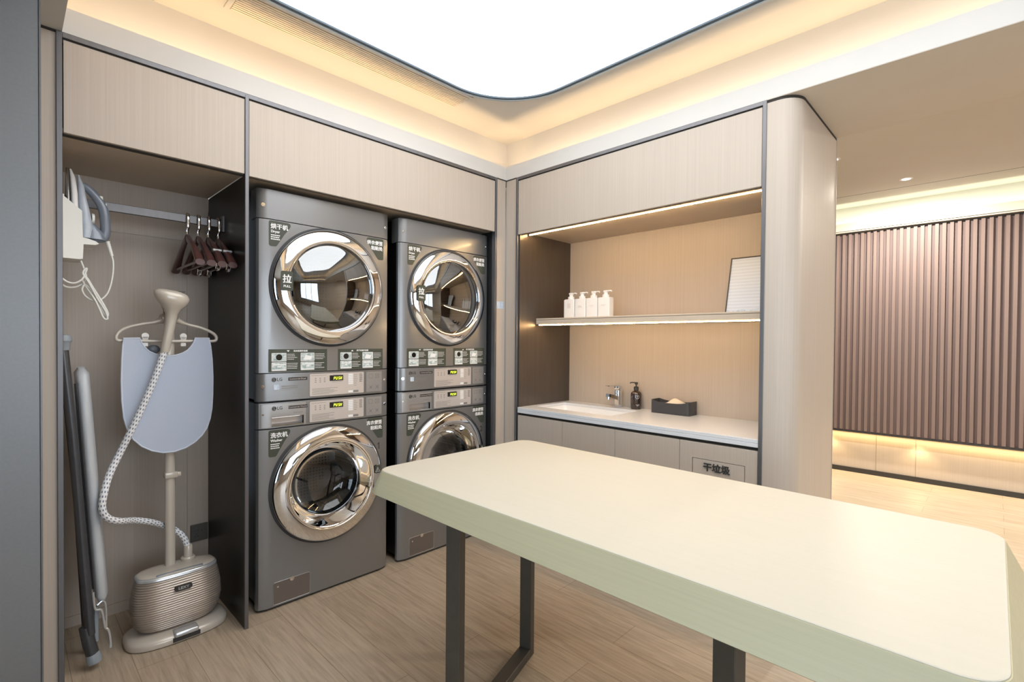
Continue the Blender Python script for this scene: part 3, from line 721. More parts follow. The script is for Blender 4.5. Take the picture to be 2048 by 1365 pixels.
def circ(r, n=96, cz=0): return [(r*math.cos(2*PI*k/n), cz + r*math.sin(2*PI*k/n)) for k in range(n)]
def front_with_hole(z0, z1, cz, bev=0.002):
    me = G().prism(plan(-MW, MW, 0, 0.040), 'xy', z0, z1).mesh('front_panel', 30)
    return cut(me, G().prism(circ(0.272, 96, cz), 'xz', -0.05, 0.08).mesh('c'))

def build_washer(cx, digit, label):
    t = thing('washing_machine', label, 'washing machine', (cx, 0.075, 0))
    cab = G()
    for b in ((-0.335,-0.330,0.040,0.78,0.03,0.978), (0.330,0.335,0.040,0.78,0.03,0.978), (-0.335,0.335,0.775,0.78,0.03,0.978), (-0.335,0.335,0.04,0.78,0.974,0.979), (-0.335,0.335,0.04,0.78,0.03,0.035)): cab.box(*b)
    obj('cabinet', cab, M['dark'], t, local=True)
    for sx in (-0.29, 0.29):
        for sy in (0.07, 0.70): obj('foot', G().cyl((sx, sy, 0), (sx, sy, 0.031), 0.025, n=16), M['rubber'], t, local=True)
    obj('plinth', G().prism(plan(-MW+0.006, MW-0.006, -0.012, 0.045), 'xy', 0.003, 0.014), M['black'], t, local=True)
    obj('front_panel', front_with_hole(0.013, 0.852, 0.549), M['body'], t, local=True)
    me = G().prism(plan(-MW, MW, 0, 0.045), 'xy', 0.857, 0.976).mesh('control_fascia', 30)
    me = cut(me, G().box(-0.284, -0.131, -0.03, 0.036, 0.866, 0.909).mesh('c'))
    obj('control_fascia', me, M['body'], t, local=True)
    me = G().prism(plan(-0.326, -0.122, 0.0025, 0.012), 'xy', 0.862, 0.970).mesh('detergent_drawer', 30)
    me = cut(me, G().box(-0.282, -0.133, -0.03, 0.036, 0.868, 0.907).mesh('c'))
    dr = obj('detergent_drawer', me, M['fascia'], t, local=True)
    g = G().prism([(0.030, 0.867), (0.034, 0.867), (0.034, 0.908), (0.028, 0.908)], 'yz', -0.283, -0.132).box(-0.2835,-0.282,-0.002,0.034,0.867,0.908).box(-0.133,-0.1315,-0.002,0.034,0.867,0.908)
    obj('handle_recess', g, M['plate'], dr, local=True)
    g = G().box(-0.283, -0.132, -0.0045, 0.0, 0.864, 0.869, 0.001, 1).box(-0.283, -0.132, -0.0045, 0.03, 0.906, 0.9085, 0.0008, 1)
    g.prism([(-0.003, 0.868), (0.03, 0.868), (0.03, 0.878)], 'yz', -0.282, -0.133)
    obj('handle', g, M['chrome'], dr, local=True)
    logo(t, -0.272, 0.949, -0.0026, 'Commercial Washer', 3)
    put_text('drawer_lettering', 'SmartSteel', 0.010, -0.160, -0.0026, 0.9225, M['greyink'], dr, 0, ext=0.0002)
    controls(t, 0.857, 0.976, 11)
    for x in (-0.318, 0.318): screw(t, x, 0.923)
    door(t, 0.549, 'washer', False)
    corner_sticker(t, 'corner_sticker', -0.296, -0.183, 0.848, 0.722, False, '洗衣机', 'Washer', None)
    corner_sticker(t, 'corner_sticker', 0.196, 0.304, 0.851, 0.738, True, '洗衣便签', '粘贴处', None)
    if digit == '1': obj('machine_number', G().prism([(0.279,0.677),(0.2835,0.677),(0.2835,0.713),(0.280,0.713),(0.2715,0.7055),(0.2715,0.7015),(0.279,0.7065)], 'xz', -0.0006, 0.0), M['ink'], t, local=True)
    else: put_text('machine_number', digit, 0.050, 0.280, -0.0002, 0.695, M['ink'], t, 0.0002)
    h = obj('access_hatch', G().prism(rrect(-0.272, -0.101, 0.022, 0.124, 0.008), 'xz', -0.0012, 0.002), M['hatch'], t, local=True)
    fr = rrect(-0.2735, -0.0995, 0.0205, 0.1255, 0.009)
    obj('hatch_edge', G().tube([(x, -0.0008, z) for x, z in fr], 0.0014, 6, True), M['fascia'], h, local=True)
    obj('hatch_catch', G().cyl((-0.187,-0.003,0.121),(-0.187,0.0,0.121),0.010,n=16), M['chrome'], h, local=True)
    obj('hatch_screw', G().cyl((-0.253,-0.003,0.103),(-0.253,0,0.103),0.0045,n=12), M['chrome'], h, local=True)
    return t

def build_dryer(cx, label):
    t = thing('tumble_dryer', label, 'tumble dryer', (cx, 0.075, 0.983))
    cab = G()
    for b in ((-0.335,-0.330,0.040,0.78,0.004,0.980), (0.330,0.335,0.040,0.78,0.004,0.980), (-0.335,0.335,0.775,0.78,0.004,0.980), (-0.335,0.335,0.04,0.78,0.976,0.981), (-0.335,0.335,0.04,0.78,0.004,0.008)): cab.box(*b)
    obj('cabinet', cab, M['dark'], t, local=True)
    obj('spacer', G().prism(plan(-MW+0.008, MW-0.008, -0.010, 0.06), 'xy', -0.0035, 0.004), M['black'], t, local=True)
    obj('control_fascia', G().prism(plan(-MW, MW, 0, 0.045), 'xy', 0.002, 0.130), M['body'], t, local=True)
    obj('front_panel', front_with_hole(0.134, 0.846, 0.552), M['body'], t, local=True)
    me = G().prism(plan(-MW, MW, 0, 0.09), 'xy', 0.850, 0.985)
    obj('top_panel', me, M['body'], t, local=True)
    logo(t, -0.272, 0.101, -0.0002, 'Commercial Dryer', 4)
    g = lines(G(), -0.238, -0.158, 0.054, 0.072, 2, -0.0001, 0.005, False, 8)
    g.box(-0.272, -0.110, -0.0004, 0, 0.0505, 0.0515); lines(g, -0.155, -0.108, 0.022, 0.042, 2, -0.0001, 0.0014, False, 9)
    obj('printed_text', g, M['greyink'], t, local=True)
    o = obj('blue_badge', G().prism(rrect(-0.272, -0.247, 0.053, 0.078, 0.004), 'xz', -0.0006, 0), M['paper'], t, local=True)
    controls(t, 0.002, 0.130, 21)
    for z in (0.911, 0.071):
        for x in (-0.318, 0.318): screw(t, x, z)
    door(t, 0.552, 'dryer', True)
    corner_sticker(t, 'corner_sticker', -0.296, -0.183, 0.843, 0.724, False, '烘干机', 'Dryer', None)
    corner_sticker(t, 'corner_sticker', 0.190, 0.304, 0.842, 0.728, True, '烘衣便签', '粘贴处', None)
    guide_sticker(t, -0.297, -0.015, 0.136, 0.244, False, '洗衣机操作指南')
    guide_sticker(t, 0.043, 0.302, 0.136, 0.244, True, '烘干机操作指南')
    return t
build_washer(-1.179, '1', 'grey front loading washing machine marked 1 with round chrome door')
build_washer(-0.424, '2', 'grey front loading washing machine marked 2, partly behind the table')
build_dryer(-1.179, 'grey tumble dryer stacked on the washing machine marked 1')
build_dryer(-0.424, 'grey tumble dryer beside the corner, stacked on the machine marked 2')

# ------------------------------------------------------------------ garment steamer
t = thing('garment_steamer', 'beige garment steamer with ribbed body, pale blue pad and striped hose', 'garment steamer', (-1.81, 0.21, 0))
cx, cy = -1.808, 0.207
prof = [(0.0,0.176,0.108),(0.004,0.186,0.118),(0.020,0.188,0.120),(0.030,0.184,0.116),(0.038,0.170,0.102),(0.043,0.14,0.078)]
obj('base', G().rings([superell(cx, cy, z, a, b, 64, 2.9) for z, a, b in prof]), M['cream'], t, 50)
def bw(z):
    pts = [(0.040,0.105,0.055),(0.055,0.135,0.070),(0.085,0.155,0.080),(0.13,0.164,0.085),(0.18,0.162,0.084),(0.22,0.156,0.080),(0.262,0.146,0.073)]
    for (z0,a0,b0),(z1,a1,b1) in zip(pts, pts[1:]):
        if z <= z1:
            k = (z-z0)/(z1-z0); return a0+(a1-a0)*k, b0+(b1-b0)*k
    return pts[-1][1:]
R_ = []; z = 0.040; k = 0
while z < 0.262:
    a, b = bw(z); o_ = [0.0, 0.0022, 0.0030, 0.0022][k % 4]
    R_.append(superell(cx, cy, z, a+o_, b+o_, 64, 3.0)); z += 0.0024; k += 1
obj('body', G().rings(R_), M['rose'], t, 80)
obj('silver_band', G().rings([superell(cx, cy, z, a, b, 64, 3.0) for z, a, b in ((0.261,0.147,0.074),(0.263,0.150,0.077),(0.272,0.149,0.076),(0.277,0.144,0.071))]), M['silver'], t, 50)
tp = obj('body_top', G().rings([superell(cx, cy, z, a, b, 64, 2.8) for z, a, b in ((0.276,0.143,0.070),(0.282,0.136,0.063),(0.285,0.115,0.045),(0.286,0.06,0.02))]), M['cream'], t, 60)
obj('water_window', G().box(cx-0.085, cx+0.085, cy-0.062, cy-0.052, 0.2765, 0.2835, 0.002, 2), M['irongrey'], tp)
bg = obj('badge', G().prism([(x, z) for x, z in rrect(-1.834, -1.770, 0.207, 0.227, 0.0095)], 'xz', cy-0.092, cy-0.080), M['ink'], t)
me = tmesh('LEXY', 0.0165, 0.0004, 'CENTER', 0.0003, 1.05); me.transform(Matrix.Translation((-1.802, cy-0.0925, 0.217)) @ RA)
obj('badge_lettering', me, M['silver'], bg)
g = G().box(-1.842, -1.752, 0.082, 0.135, 0.024, 0.046, 0.008, 3)
pd = obj('foot_pedal', g, M['silver'], t)
obj('pedal_slot', G().box(-1.846, -1.748, 0.0835, 0.10, 0.010, 0.026), M['ink'], pd)
po = obj('pole', G().tube([(-1.828, 0.228, 0.283), (-1.829, 0.226, 0.7), (-1.832, 0.222, 1.36)], 0, 20, flat=(0.019, 0.012, Vector((0,1,0)))), M['cream'], t)
obj('pole_clip', G().box(-1.851, -1.803, 0.206, 0.244, 0.668, 0.694, 0.004, 2).box(-1.808, -1.790, 0.214, 0.236, 0.670, 0.690, 0.003, 2), M['cream'], po)
hp = [(-1.862,0.212,1.352),(-1.885,0.21,1.343),(-1.925,0.21,1.334),(-1.968,0.21,1.322),(-1.998,0.21,1.306),(-2.013,0.21,1.285),(-2.013,0.21,1.268),(-2.000,0.21,1.263),(-1.95,0.21,1.2625),(-1.832,0.21,1.262),(-1.72,0.21,1.2625),(-1.668,0.21,1.263),(-1.655,0.21,1.270),(-1.657,0.21,1.287),(-1.676,0.21,1.304),(-1.715,0.21,1.322),(-1.76,0.21,1.334),(-1.788,0.21,1.344),(-1.806,0.212,1.354)]
sp = spline(hp, 5)
n_ = len(sp)
rad = [0.0068 + 0.009*max(0, 1-min(i, n_-1-i)/9.0)**1.5 for i in range(n_)]
g = G().tube(sp, rad, 14)
g.box(-1.866, -1.802, 0.206, 0.246, 1.343, 1.379, 0.008, 3)
hb = obj('hanger_arm', g, M['cream'], t)
g = G()
for sx in (-1, 1):
    g.tube(spline([(-1.836+sx*0.012, 0.205, 1.375), (-1.836+sx*0.026, 0.185, 1.388), (-1.836+sx*0.029, 0.160, 1.398), (-1.836+sx*0.036, 0.148, 1.404)], 4), 0, 10, flat=(0.010, 0.003, Vector((1,0,0))))
obj('cradle_hook', g, M['cream'], hb)
for xx in (-1.918, -1.782):
    g = G(); g.lathe([(0.001,-0.004),(0.013,-0.004),(0.0145,0),(0.013,0.004),(0.001,0.004)], (xx, 0.216, 1.284), 'y', 20); g.box(xx-0.012, xx+0.012, 0.212, 0.220, 1.238, 1.284, 0.003, 1)
    obj('pad_clip', g, M['cream'], hb)
obj('rear_knob', G().sphere((-1.882, 0.26, 1.226), 0.022, (1.1, 0.7, 0.9)), M['irongrey'], hb)
PD = [(-1.994,1.273),(-1.940,1.274),(-1.936,1.258),(-1.923,1.235),(-1.909,1.219),(-1.889,1.208),(-1.865,1.201),(-1.839,1.198),(-1.812,1.202),(-1.788,1.211),(-1.770,1.224),(-1.757,1.241),(-1.747,1.260),(-1.743,1.276),(-1.689,1.276),(-1.683,1.24),(-1.677,1.18),(-1.674,1.10),(-1.675,1.02),(-1.678,0.96),(-1.685,0.915),(-1.697,0.875),(-1.715,0.845),(-1.742,0.818),(-1.778,0.797),(-1.820,0.786),(-1.862,0.788),(-1.900,0.802),(-1.935,0.826),(-1.962,0.858),(-1.982,0.902),(-1.993,0.95),(-1.999,1.02),(-2.001,1.10),(-1.999,1.19),(-1.996,1.24)]
pdm = obj('support_pad', G().prism(PD, 'xz', 0.188, 0.195), M['blue'], t, 50)
obj('pad_strap', G().box(-1.993, -1.941, 0.190, 0.224, 1.268, 1.2745, 0.002, 1).box(-1.993,-1.941,0.2195,0.224,1.20,1.272,0.001,1).box(-1.742, -1.690, 0.190, 0.224, 1.270, 1.2765, 0.002, 1).box(-1.742,-1.690,0.2195,0.224,1.20,1.274,0.001,1), M['blue'], pdm)
obj('piping', G().tube([(x, 0.1895, z) for x, z in PD], 0.0032, 8, True), M['bluepipe'], pdm)
# handset: lofted along its centre line
hs = [(-1.862,0.150,1.215,0.0155,0.013,0),(-1.857,0.148,1.25,0.017,0.015,0),(-1.850,0.145,1.295,0.0185,0.0165,0),(-1.843,0.142,1.345,0.020,0.018,0),(-1.840,0.138,1.375,0.022,0.020,0),(-1.838,0.133,1.395,0.030,0.024,.05),(-1.837,0.129,1.412,0.044,0.030,.1),(-1.839,0.127,1.430,0.057,0.036,.12),(-1.841,0.127,1.448,0.063,0.038,.13),(-1.843,0.128,1.462,0.060,0.035,.13),(-1.845,0.130,1.472,0.046,0.025,.13),(-1.846,0.131,1.477,0.022,0.010,.13)]
rg = []
for x, y, z, a, b, tl in hs:
    rg.append([p - Vector((0,0, tl*(p.x-x))) for p in superell(x, y, z, a, b, 32, 2.3)])
hd = obj('handset', G().rings(rg), M['cream'], t, 70)
obj('steam_slot', G().box(-1.835, -1.795, 0.118, 0.121, 1.4705, 1.4725).box(-1.82, -1.80, 0.110, 0.113, 1.4655, 1.4675), M['ink'], hd)
ho = spline([(-1.862,0.150,1.222),(-1.872,0.150,1.19),(-1.884,0.148,1.150),(-1.906,0.148,1.082),(-1.939,0.150,0.992),(-1.976,0.152,0.898),(-2.010,0.158,0.815),(-2.046,0.140,0.735),(-2.066,0.112,0.668),(-2.071,0.105,0.618),(-2.055,0.110,0.578),(-2.016,0.130,0.550),(-1.958,0.200,0.520),(-1.900,0.225,0.492),(-1.845,0.262,0.452),(-1.802,0.262,0.420),(-1.772,0.252,0.380),(-1.759,0.240,0.330)], 12)
obj('hose', G().tube(ho, 0.0125, 20, uvs=True), M['hose'], t, 80)
g = G().lathe([(0.001,0.283),(0.026,0.283),(0.028,0.286),(0.028,0.296),(0.024,0.300),(0.0175,0.300),(0.0175,0.345),(0.015,0.350),(0.001,0.350)], (-1.759, 0.240, 0), n=32)
obj('hose_connector', g, M['cream'], t, 40)

# ------------------------------------------------------------------ ironing board leaning in the niche
t = thing('ironing_board', 'folded ironing board with silver grey cover leaning in the niche', 'ironing board', (-2.09, 0.20, 0))
def bx(z): return -2.118 + (1.15-z)*0.0625       # lean
sec = []
ycb = 0.265
for z, wv in ((1.158,0.04),(1.152,0.07),(1.135,0.095),(1.10,0.115),(1.04,0.130),(0.95,0.140),(0.8,0.145),(0.6,0.145),(0.4,0.145),(0.27,0.142),(0.245,0.135),(0.236,0.12)):
    x = bx(z); th = 0.023 if 0.25 < z < 1.15 else 0.012
    ring = []
    for k in range(28):
        a = 2*PI*k/28; c, s_ = math.cos(a), math.sin(a)
        ly = wv*math.copysign(abs(s_)**0.45, s_); lx = th*math.copysign(abs(c)**0.6, c)
        ring.append(Vector((x + lx + 0.06*ly, ycb + ly, z)))
    sec.append(ring)
bd = obj('board_cover', G().rings(sec), M['cover'], t, 60)
g = G().tube(spline([(bx(z)-0.027, 0.155, z) for z in (1.10,0.9,0.7,0.5,0.3)], 3), 0.006, 8)
obj('board_rail', g, M['tubegrey'], t)
g = G().tube([(-2.180,0.12,1.235),(-2.153,0.12,0.90),(-2.113,0.125,0.25),(-2.105,0.126,0.14)], 0.0155, 16)
lg = obj('leg', g, M['tubegrey'], t)
obj('cap', G().lathe([(0.001,0.03),(0.016,0.028),(0.023,0.018),(0.024,0.006),(0.020,0.0),(0.018,-0.028),(0.001,-0.03)], (-2.178,0.12,1.256), n=24), M['capgrey'], lg)
obj('leg', G().tube([(-2.160,0.36,1.10),(-2.125,0.33,0.6),(-2.102,0.27,0.02)], 0.0125, 12), M['tubegrey'], t)
g = G().tube([(-2.118,0.135,0.17),(-2.108,0.13,0.10),(-2.098,0.128,0.055)], 0.021, 18)
ft = obj('foot_bar', g, M['tubegrey'], t)
obj('foot_cap', G().tube([(-2.099,0.130,0.062),(-2.095,0.126,0.040),(-2.092,0.122,0.024)], [0.022,0.025,0.021], 20), M['capgrey'], ft)
g = G().box(-2.093, -2.080, 0.128, 0.150, 0.10, 0.235, 0.002, 1)
obj('bracket', g, M['capgrey'], t)
g = G().tube(spline([(-2.098,0.12,0.30),(-2.092,0.12,0.235),(-2.074,0.12,0.222),(-2.066,0.12,0.18),(-2.062,0.12,0.15),(-2.052,0.118,0.135),(-2.046,0.118,0.09),(-2.046,0.118,0.065)], 6), 0.0045, 8)
g.tube(spline([(-2.085,0.12,0.245),(-2.070,0.122,0.255),(-2.060,0.122,0.235),(-2.058,0.12,0.15)], 5), 0.0035, 8)
obj('wire_rest', g, M['silver'], t)

# ------------------------------------------------------------------ iron and its wall holder
ISH = Vector((-0.007, -0.085, -0.012))
t = holder = thing('iron_holder', 'white plastic wall holder on the left side of the niche', 'holder', (-2.18, 0.30, 1.58))
side = [(-2.197,1.584),(-2.197,1.822),(-2.172,1.818),(-2.116,1.768),(-2.114,1.668),(-2.098,1.665),(-2.076,1.658),(-2.066,1.650),(-2.078,1.644),(-2.112,1.642),(-2.114,1.590),(-2.122,1.584)]
g = G().prism(side, 'xz', 0.233, 0.2385).prism(side, 'xz', 0.3615, 0.367)
g.box(-2.197, -2.166, 0.2385, 0.3615, 1.584, 1.822).box(-2.166, -2.120, 0.2385, 0.3615, 1.584, 1.592).box(-2.120, -2.114, 0.2385, 0.3615, 1.586, 1.664)
g.prism([(-2.114,1.643),(-2.114,1.664),(-2.098,1.663),(-2.076,1.657),(-2.067,1.650),(-2.078,1.645)], 'xz', 0.2385, 0.3615)
obj('housing', g, M['whiteplastic'], t, 30)
obj('back_rail', G().box(-2.197,-2.168,0.29,0.31,1.80,1.92,0.003,1), M['whiteplastic'], t)
obj('slot', G().box(-2.1800,-2.1720,0.2318,0.2335,1.588,1.625), M['ink'], t)
t = iron = thing('steam_iron', 'grey and white steam iron standing nose up in its wall holder', 'iron', (-2.10, 0.30, 1.67))
def iron_ring(z, xa, xb, wy, e=3.0): return superell((xa+xb)/2, 0.30, z, (xb-xa)/2, wy, 28, e)
obj('soleplate', G().rings([iron_ring(z, -2.158, -2.148, w) for z, w in ((1.675,0.05),(1.76,0.056),(1.84,0.046),(1.90,0.024),(1.936,0.004))]), M['steel'], t, 50)
obj('skirt', G().rings([iron_ring(z, -2.148, xb, w) for z, xb, w in ((1.676,-2.122,0.052),(1.76,-2.122,0.058),(1.84,-2.124,0.047),(1.90,-2.130,0.025),(1.934,-2.141,0.005))]), M['white'], t, 50)
tk = obj('water_tank', G().rings([iron_ring(z, -2.124, xb, w, 2.4) for z, xb, w in ((1.672,-2.082,0.045),(1.72,-2.078,0.048),(1.78,-2.088,0.046),(1.83,-2.098,0.038),(1.875,-2.104,0.024),(1.915,-2.118,0.010))]), M['ironlight'], t, 60)
hpz = spline([(-2.110,0.30,1.880),(-2.095,0.30,1.872),(-2.075,0.30,1.850),(-2.055,0.30,1.820),(-2.044,0.30,1.785),(-2.040,0.30,1.735),(-2.042,0.30,1.698),(-2.050,0.30,1.682),(-2.075,0.30,1.678),(-2.095,0.30,1.690)], 5)
obj('handle', G().tube(hpz, [0.013 + 0.004*math.sin(i*0.07) for i in range(len(hpz))], 16), M['irongrey'], t, 60)
obj('rear_shell', G().rings([superell(x, 0.30, z, a, b, 24, 2.6) for x, z, a, b in ((-2.078,1.672,0.042,0.040),(-2.080,1.70,0.034,0.036),(-2.086,1.73,0.018,0.024))]), M['irongrey'], t, 60)
obj('spray_button', G().box(-2.064,-2.048,0.288,0.312,1.832,1.848,0.003,2,).box(-2.052,-2.036,0.29,0.31,1.800,1.822,0.003,2), M['whiteplastic'], t)
obj('temperature_dial', G().cyl((-2.082,0.30,1.755),(-2.074,0.30,1.755),0.021,0.019,24), M['whiteplastic'], t)
cd = spline([(-2.034,0.298,1.672),(-2.029,0.296,1.65),(-2.024,0.294,1.625),(-2.017,0.292,1.59),(-2.020,0.290,1.53),(-2.034,0.288,1.468),(-2.058,0.286,1.436),(-2.080,0.284,1.432),(-2.104,0.282,1.450),(-2.113,0.280,1.474),(-2.104,0.278,1.492),(-2.088,0.276,1.476),(-2.066,0.276,1.435),(-2.052,0.276,1.392),(-2.040,0.276,1.372),(-2.036,0.276,1.385),(-2.052,0.277,1.425),(-2.082,0.278,1.485),(-2.100,0.279,1.520),(-2.112,0.280,1.515),(-2.104,0.281,1.490),(-2.078,0.270,1.440),(-2.062,0.268,1.398),(-2.050,0.268,1.365),(-2.038,0.268,1.362),(-2.044,0.268,1.392),(-2.068,0.268,1.440),(-2.094,0.268,1.500),(-2.112,0.268,1.535),(-2.100,0.268,1.555),(-2.112,0.268,1.515),(-2.135,0.268,1.495),(-2.160,0.27,1.500),(-2.178,0.272,1.525),(-2.184,0.275,1.575)], 7)
obj('cord', G().tube(cd, 0.0036, 8), M['whiteplastic'], t, 80)
g = G()
for k in range(6): g.cyl((-2.034+0.0022*k, 0.297-0.0006*k, 1.672-0.0095*k), (-2.034+0.0022*(k+1), 0.297-0.0006*(k+1), 1.672-0.0095*(k+1)), 0.0085-0.0004*k, 0.0062, 12)
obj('cord_sleeve', g, M['whiteplastic'], t)
cd2 = spline([(-2.116,0.300,1.590),(-2.107,0.298,1.560),(-2.100,0.294,1.525),(-2.108,0.290,1.500),(-2.130,0.288,1.482),(-2.158,0.286,1.480),(-2.180,0.285,1.497)], 7)
cd2 = [p + ISH for p in cd2]
holder.location = Vector(holder.location) + ISH; iron.location = Vector(iron.location) + ISH
tag(obj('holder_cord', G().tube(cd2, 0.0036, 8), M['whiteplastic'], None, 80), 'short white cable curling down from the bottom of the iron holder', 'cable')

# socket plates
def socket(name, label, box, axis, pts):
    t = thing(name, label, 'power socket', ((box[0]+box[1])/2, (box[2]+box[3])/2, (box[4]+box[5])/2))
    obj('plate', G().box(*box, 0.002, 1), M['outlet'], t)
    g = G()
    for b in pts: g.box(*b)
    obj('socket_hole', g, M['ink'], t)
    return t
socket('power_socket', 'dark grey wall socket low on the back wall beside the steamer', (-1.680,-1.603,0.545,0.554,0.246,0.332), 'y',
       [(-1.663,-1.658,0.5445,0.5455,0.300,0.303),(-1.652,-1.647,0.5445,0.5455,0.300,0.303),(-1.662,-1.657,0.5445,0.5455,0.270,0.274),(-1.650,-1.645,0.5445,0.5455,0.270,0.274),(-1.6565,-1.6535,0.5445,0.5455,0.280,0.285),(-1.632,-1.630,0.5445,0.5455,0.295,0.303),(-1.618,-1.616,0.5445,0.5455,0.295,0.303)])
socket('power_socket', 'black switch plate on the left side of the niche below the holder', (-2.2049,-2.190,0.24,0.32,1.36,1.47), 'x', [(-2.1902,-2.1895,0.27,0.29,1.40,1.43)])

# ------------------------------------------------------------------ rail and hangers
t = thing('hanging_rail', 'grey flat metal hanging rail across the niche', 'clothes rail', (-1.9, 0.30, 1.82))
obj('bar', G().box(-2.204, -1.609, 0.293, 0.307, 1.800, 1.835, 0.0015, 1), M['trim'], t)
for x in (-1.6095, -2.2045+0.006): obj('bracket', G().box(x, x+0.010 if x > -2 else x+0.001, 0.283, 0.317, 1.780, 1.855, 0.001, 1), M['trim'], t)

def build_hanger(label, loc, rz, clips):
    """plane of the hanger is local y-z, hook top at z=0 on the rail"""
    t = thing('coat_hanger', label, 'coat hanger', loc, 'dark wood hangers on the niche rail', rz)
    def L(n, g, m, p=None, a=40): return obj(n, g, m, p or t, a, local=True)
    for s_ in (-1, 1):
        R = []
        for u in (0, .15, .3, .45, .6, .75, .88, .96, 1.0):
            y = s_*(0.008 + 0.205*u); z = -0.083 - 0.010*u - 0.118*u**1.25
            th = 0.008 + 0.0115*u**1.6; hh = 0.022 - 0.004*u
            if u > .9: th *= 0.92; hh *= 0.8
            R.append([Vector((th*math.copysign(abs(math.cos(a))**0.7, math.cos(a)), y + 0.0*math.sin(a), z + hh*math.sin(a)*0.9)) for a in [2*PI*k/16 for k in range(16)]])
        L('arm', G().rings(R), M['hangwood'])
    L('bar', G().cyl((0,-0.185,-0.205), (0,0.185,-0.205), 0.0055, n=10), M['hangwood'])
    L('hook', G().tube(spline([(0,0.002,-0.060),(0,0.002,-0.050),(0,-0.006,-0.042),(0,-0.018,-0.037),(0,-0.021,-0.026),(0,-0.021,-0.010),(0,-0.020,0.012),(0,-0.014,0.027),(0,0.0,0.0315),(0,0.014,0.026),(0,0.018,0.010),(0,0.018,-0.002)], 5), 0, 12, flat=(0.0014, 0.0058, Vector((1,0,0)))).cyl((0,0,-0.090),(0,0,-0.052),0.0052,n=10), M['chrome'])
    if clips:
        for s_ in (-1, 1):
            L('clip', G().box(-0.005, 0.005, s_*0.15-0.012, s_*0.15+0.012, -0.235, -0.210, 0.002, 1).tube([(0.007, s_*0.15-0.006, -0.20), (0.009, s_*0.15, -0.225), (0.007, s_*0.15+0.006, -0.20)], 0.0016, 6).tube([(-0.007, s_*0.15-0.006, -0.20), (-0.009, s_*0.15, -0.225), (-0.007, s_*0.15+0.006, -0.20)], 0.0016, 6), M['chrome'])
            L('clip_strap', G().box(-0.019, 0.019, s_*0.135-0.007, s_*0.135+0.007, -0.147, -0.135, 0.003, 1), M['silver'])
    return t
h1 = build_hanger('dark burgundy wooden hanger, the one nearest the iron', (-1.7480, 0.30, 1.812), 0, False)
dup(h1, (-1.7050, 0.30, 1.812), 0, 'dark burgundy wooden hanger, second from the iron')
h3 = build_hanger('dark hanger with metal clips, second from the black partition', (-1.6635, 0.30, 1.812), 0, True)
dup(h3, (-1.6215, 0.30, 1.812), 0, 'dark hanger with metal clips, nearest the black partition')

# ------------------------------------------------------------------ sink niche
ZC = 0.845
t = thing('sink_cabinet', 'wood veneer base cabinet with four doors under the white worktop', 'cabinet', (0.28, -0.86, 0))
obj('carcass', G().box(0.03, 0.545, -1.59, -0.119, 0.0, 0.66), M['gap'], t)
obj('recess_strip', G().box(0.020, 0.030, -1.59, -0.119, 0.66, 0.807), M['gap'], t)
ys = [-0.119, -0.487, -0.854, -1.226, -1.591]
for k in range(4):
    y0, y1 = ys[k] - 0.001, ys[k+1] + 0.001
    if k < 3: obj('door', G().box(0.001, 0.020, y1, y0, 0.06, 0.793, 0.001, 1), M['wood'], t)
    else:
        me = G().box(0.001, 0.020, y1, y0, 0.06, 0.793, 0.001, 1).mesh('door')
        me = cut(me, G().box(-0.02, 0.05, -1.537, -1.291, 0.50, 0.7175).mesh('c'))
        dd = obj('door', me, M['wood'], t)
        obj('flap', G().box(0.002, 0.018, -1.5345, -1.2935, 0.502, 0.715, 0.001, 1), M['wood'], dd)
        obj('flap_backing', G().box(0.0185, 0.0200, -1.5368, -1.2912, 0.5005, 0.717), M['ink'], dd)
        me = tmesh('干垃圾', 0.042, 0.0006, 'CENTER', 0.003, 1.0); me.transform(Matrix.Translation((-0.001, -1.409, 0.6795)) @ RB)
        obj('bin_lettering', me, M['ink'], dd)
obj('kick_plinth', G().box(0.035, 0.05, -1.59, -0.119, 0.0, 0.06), M['ink'], t)

t = thing('worktop', 'white quartz worktop with undermounted sink opening', 'worktop', (0.27, -0.86, 0.81))
me = G().box(-0.002, 0.5455, -1.592, -0.1195, 0.828, ZC, 0.001, 1).mesh('slab')
me = cut(me, G().prism(rrect(0.118, 0.425, -0.752, -0.172, 0.025, 8), 'xy', 0.80, 0.90).mesh('c'))
obj('slab', me, M['quartz'], t)
obj('apron', G().box(-0.002, 0.014, -1.592, -0.1195, 0.809, 0.8262, 0.001, 1).box(0.001, 0.012, -1.592, -0.1195, 0.826, 0.8285), M['quartz'], t)
t = thing('sink_basin', 'white rectangular porcelain basin set into the worktop', 'sink', (0.27, -0.46, 0.70))
R = []
for z, d, r in ((0.8275,-0.010,0.03),(0.8275,0.002,0.025),(0.80,0.006,0.03),(0.74,0.014,0.04),(0.715,0.030,0.05),(0.712,0.10,0.03)):
    R.append([Vector((x, y, z)) for x, y in rrect(0.118+d, 0.425-d, -0.752+d, -0.172-d, r, 8)])
g = G().rings(R, False); g.face([v for v in []]) if False else None
g.box(0.21, 0.33, -0.66, -0.27, 0.7105, 0.7125)
obj('bowl', g, M['porcelain'], t, 50)
obj('drain', G().lathe([(0.001,0.0),(0.022,0.0),(0.024,-0.002)], (0.27,-0.46,0.714), n=24), M['chrome'], t)

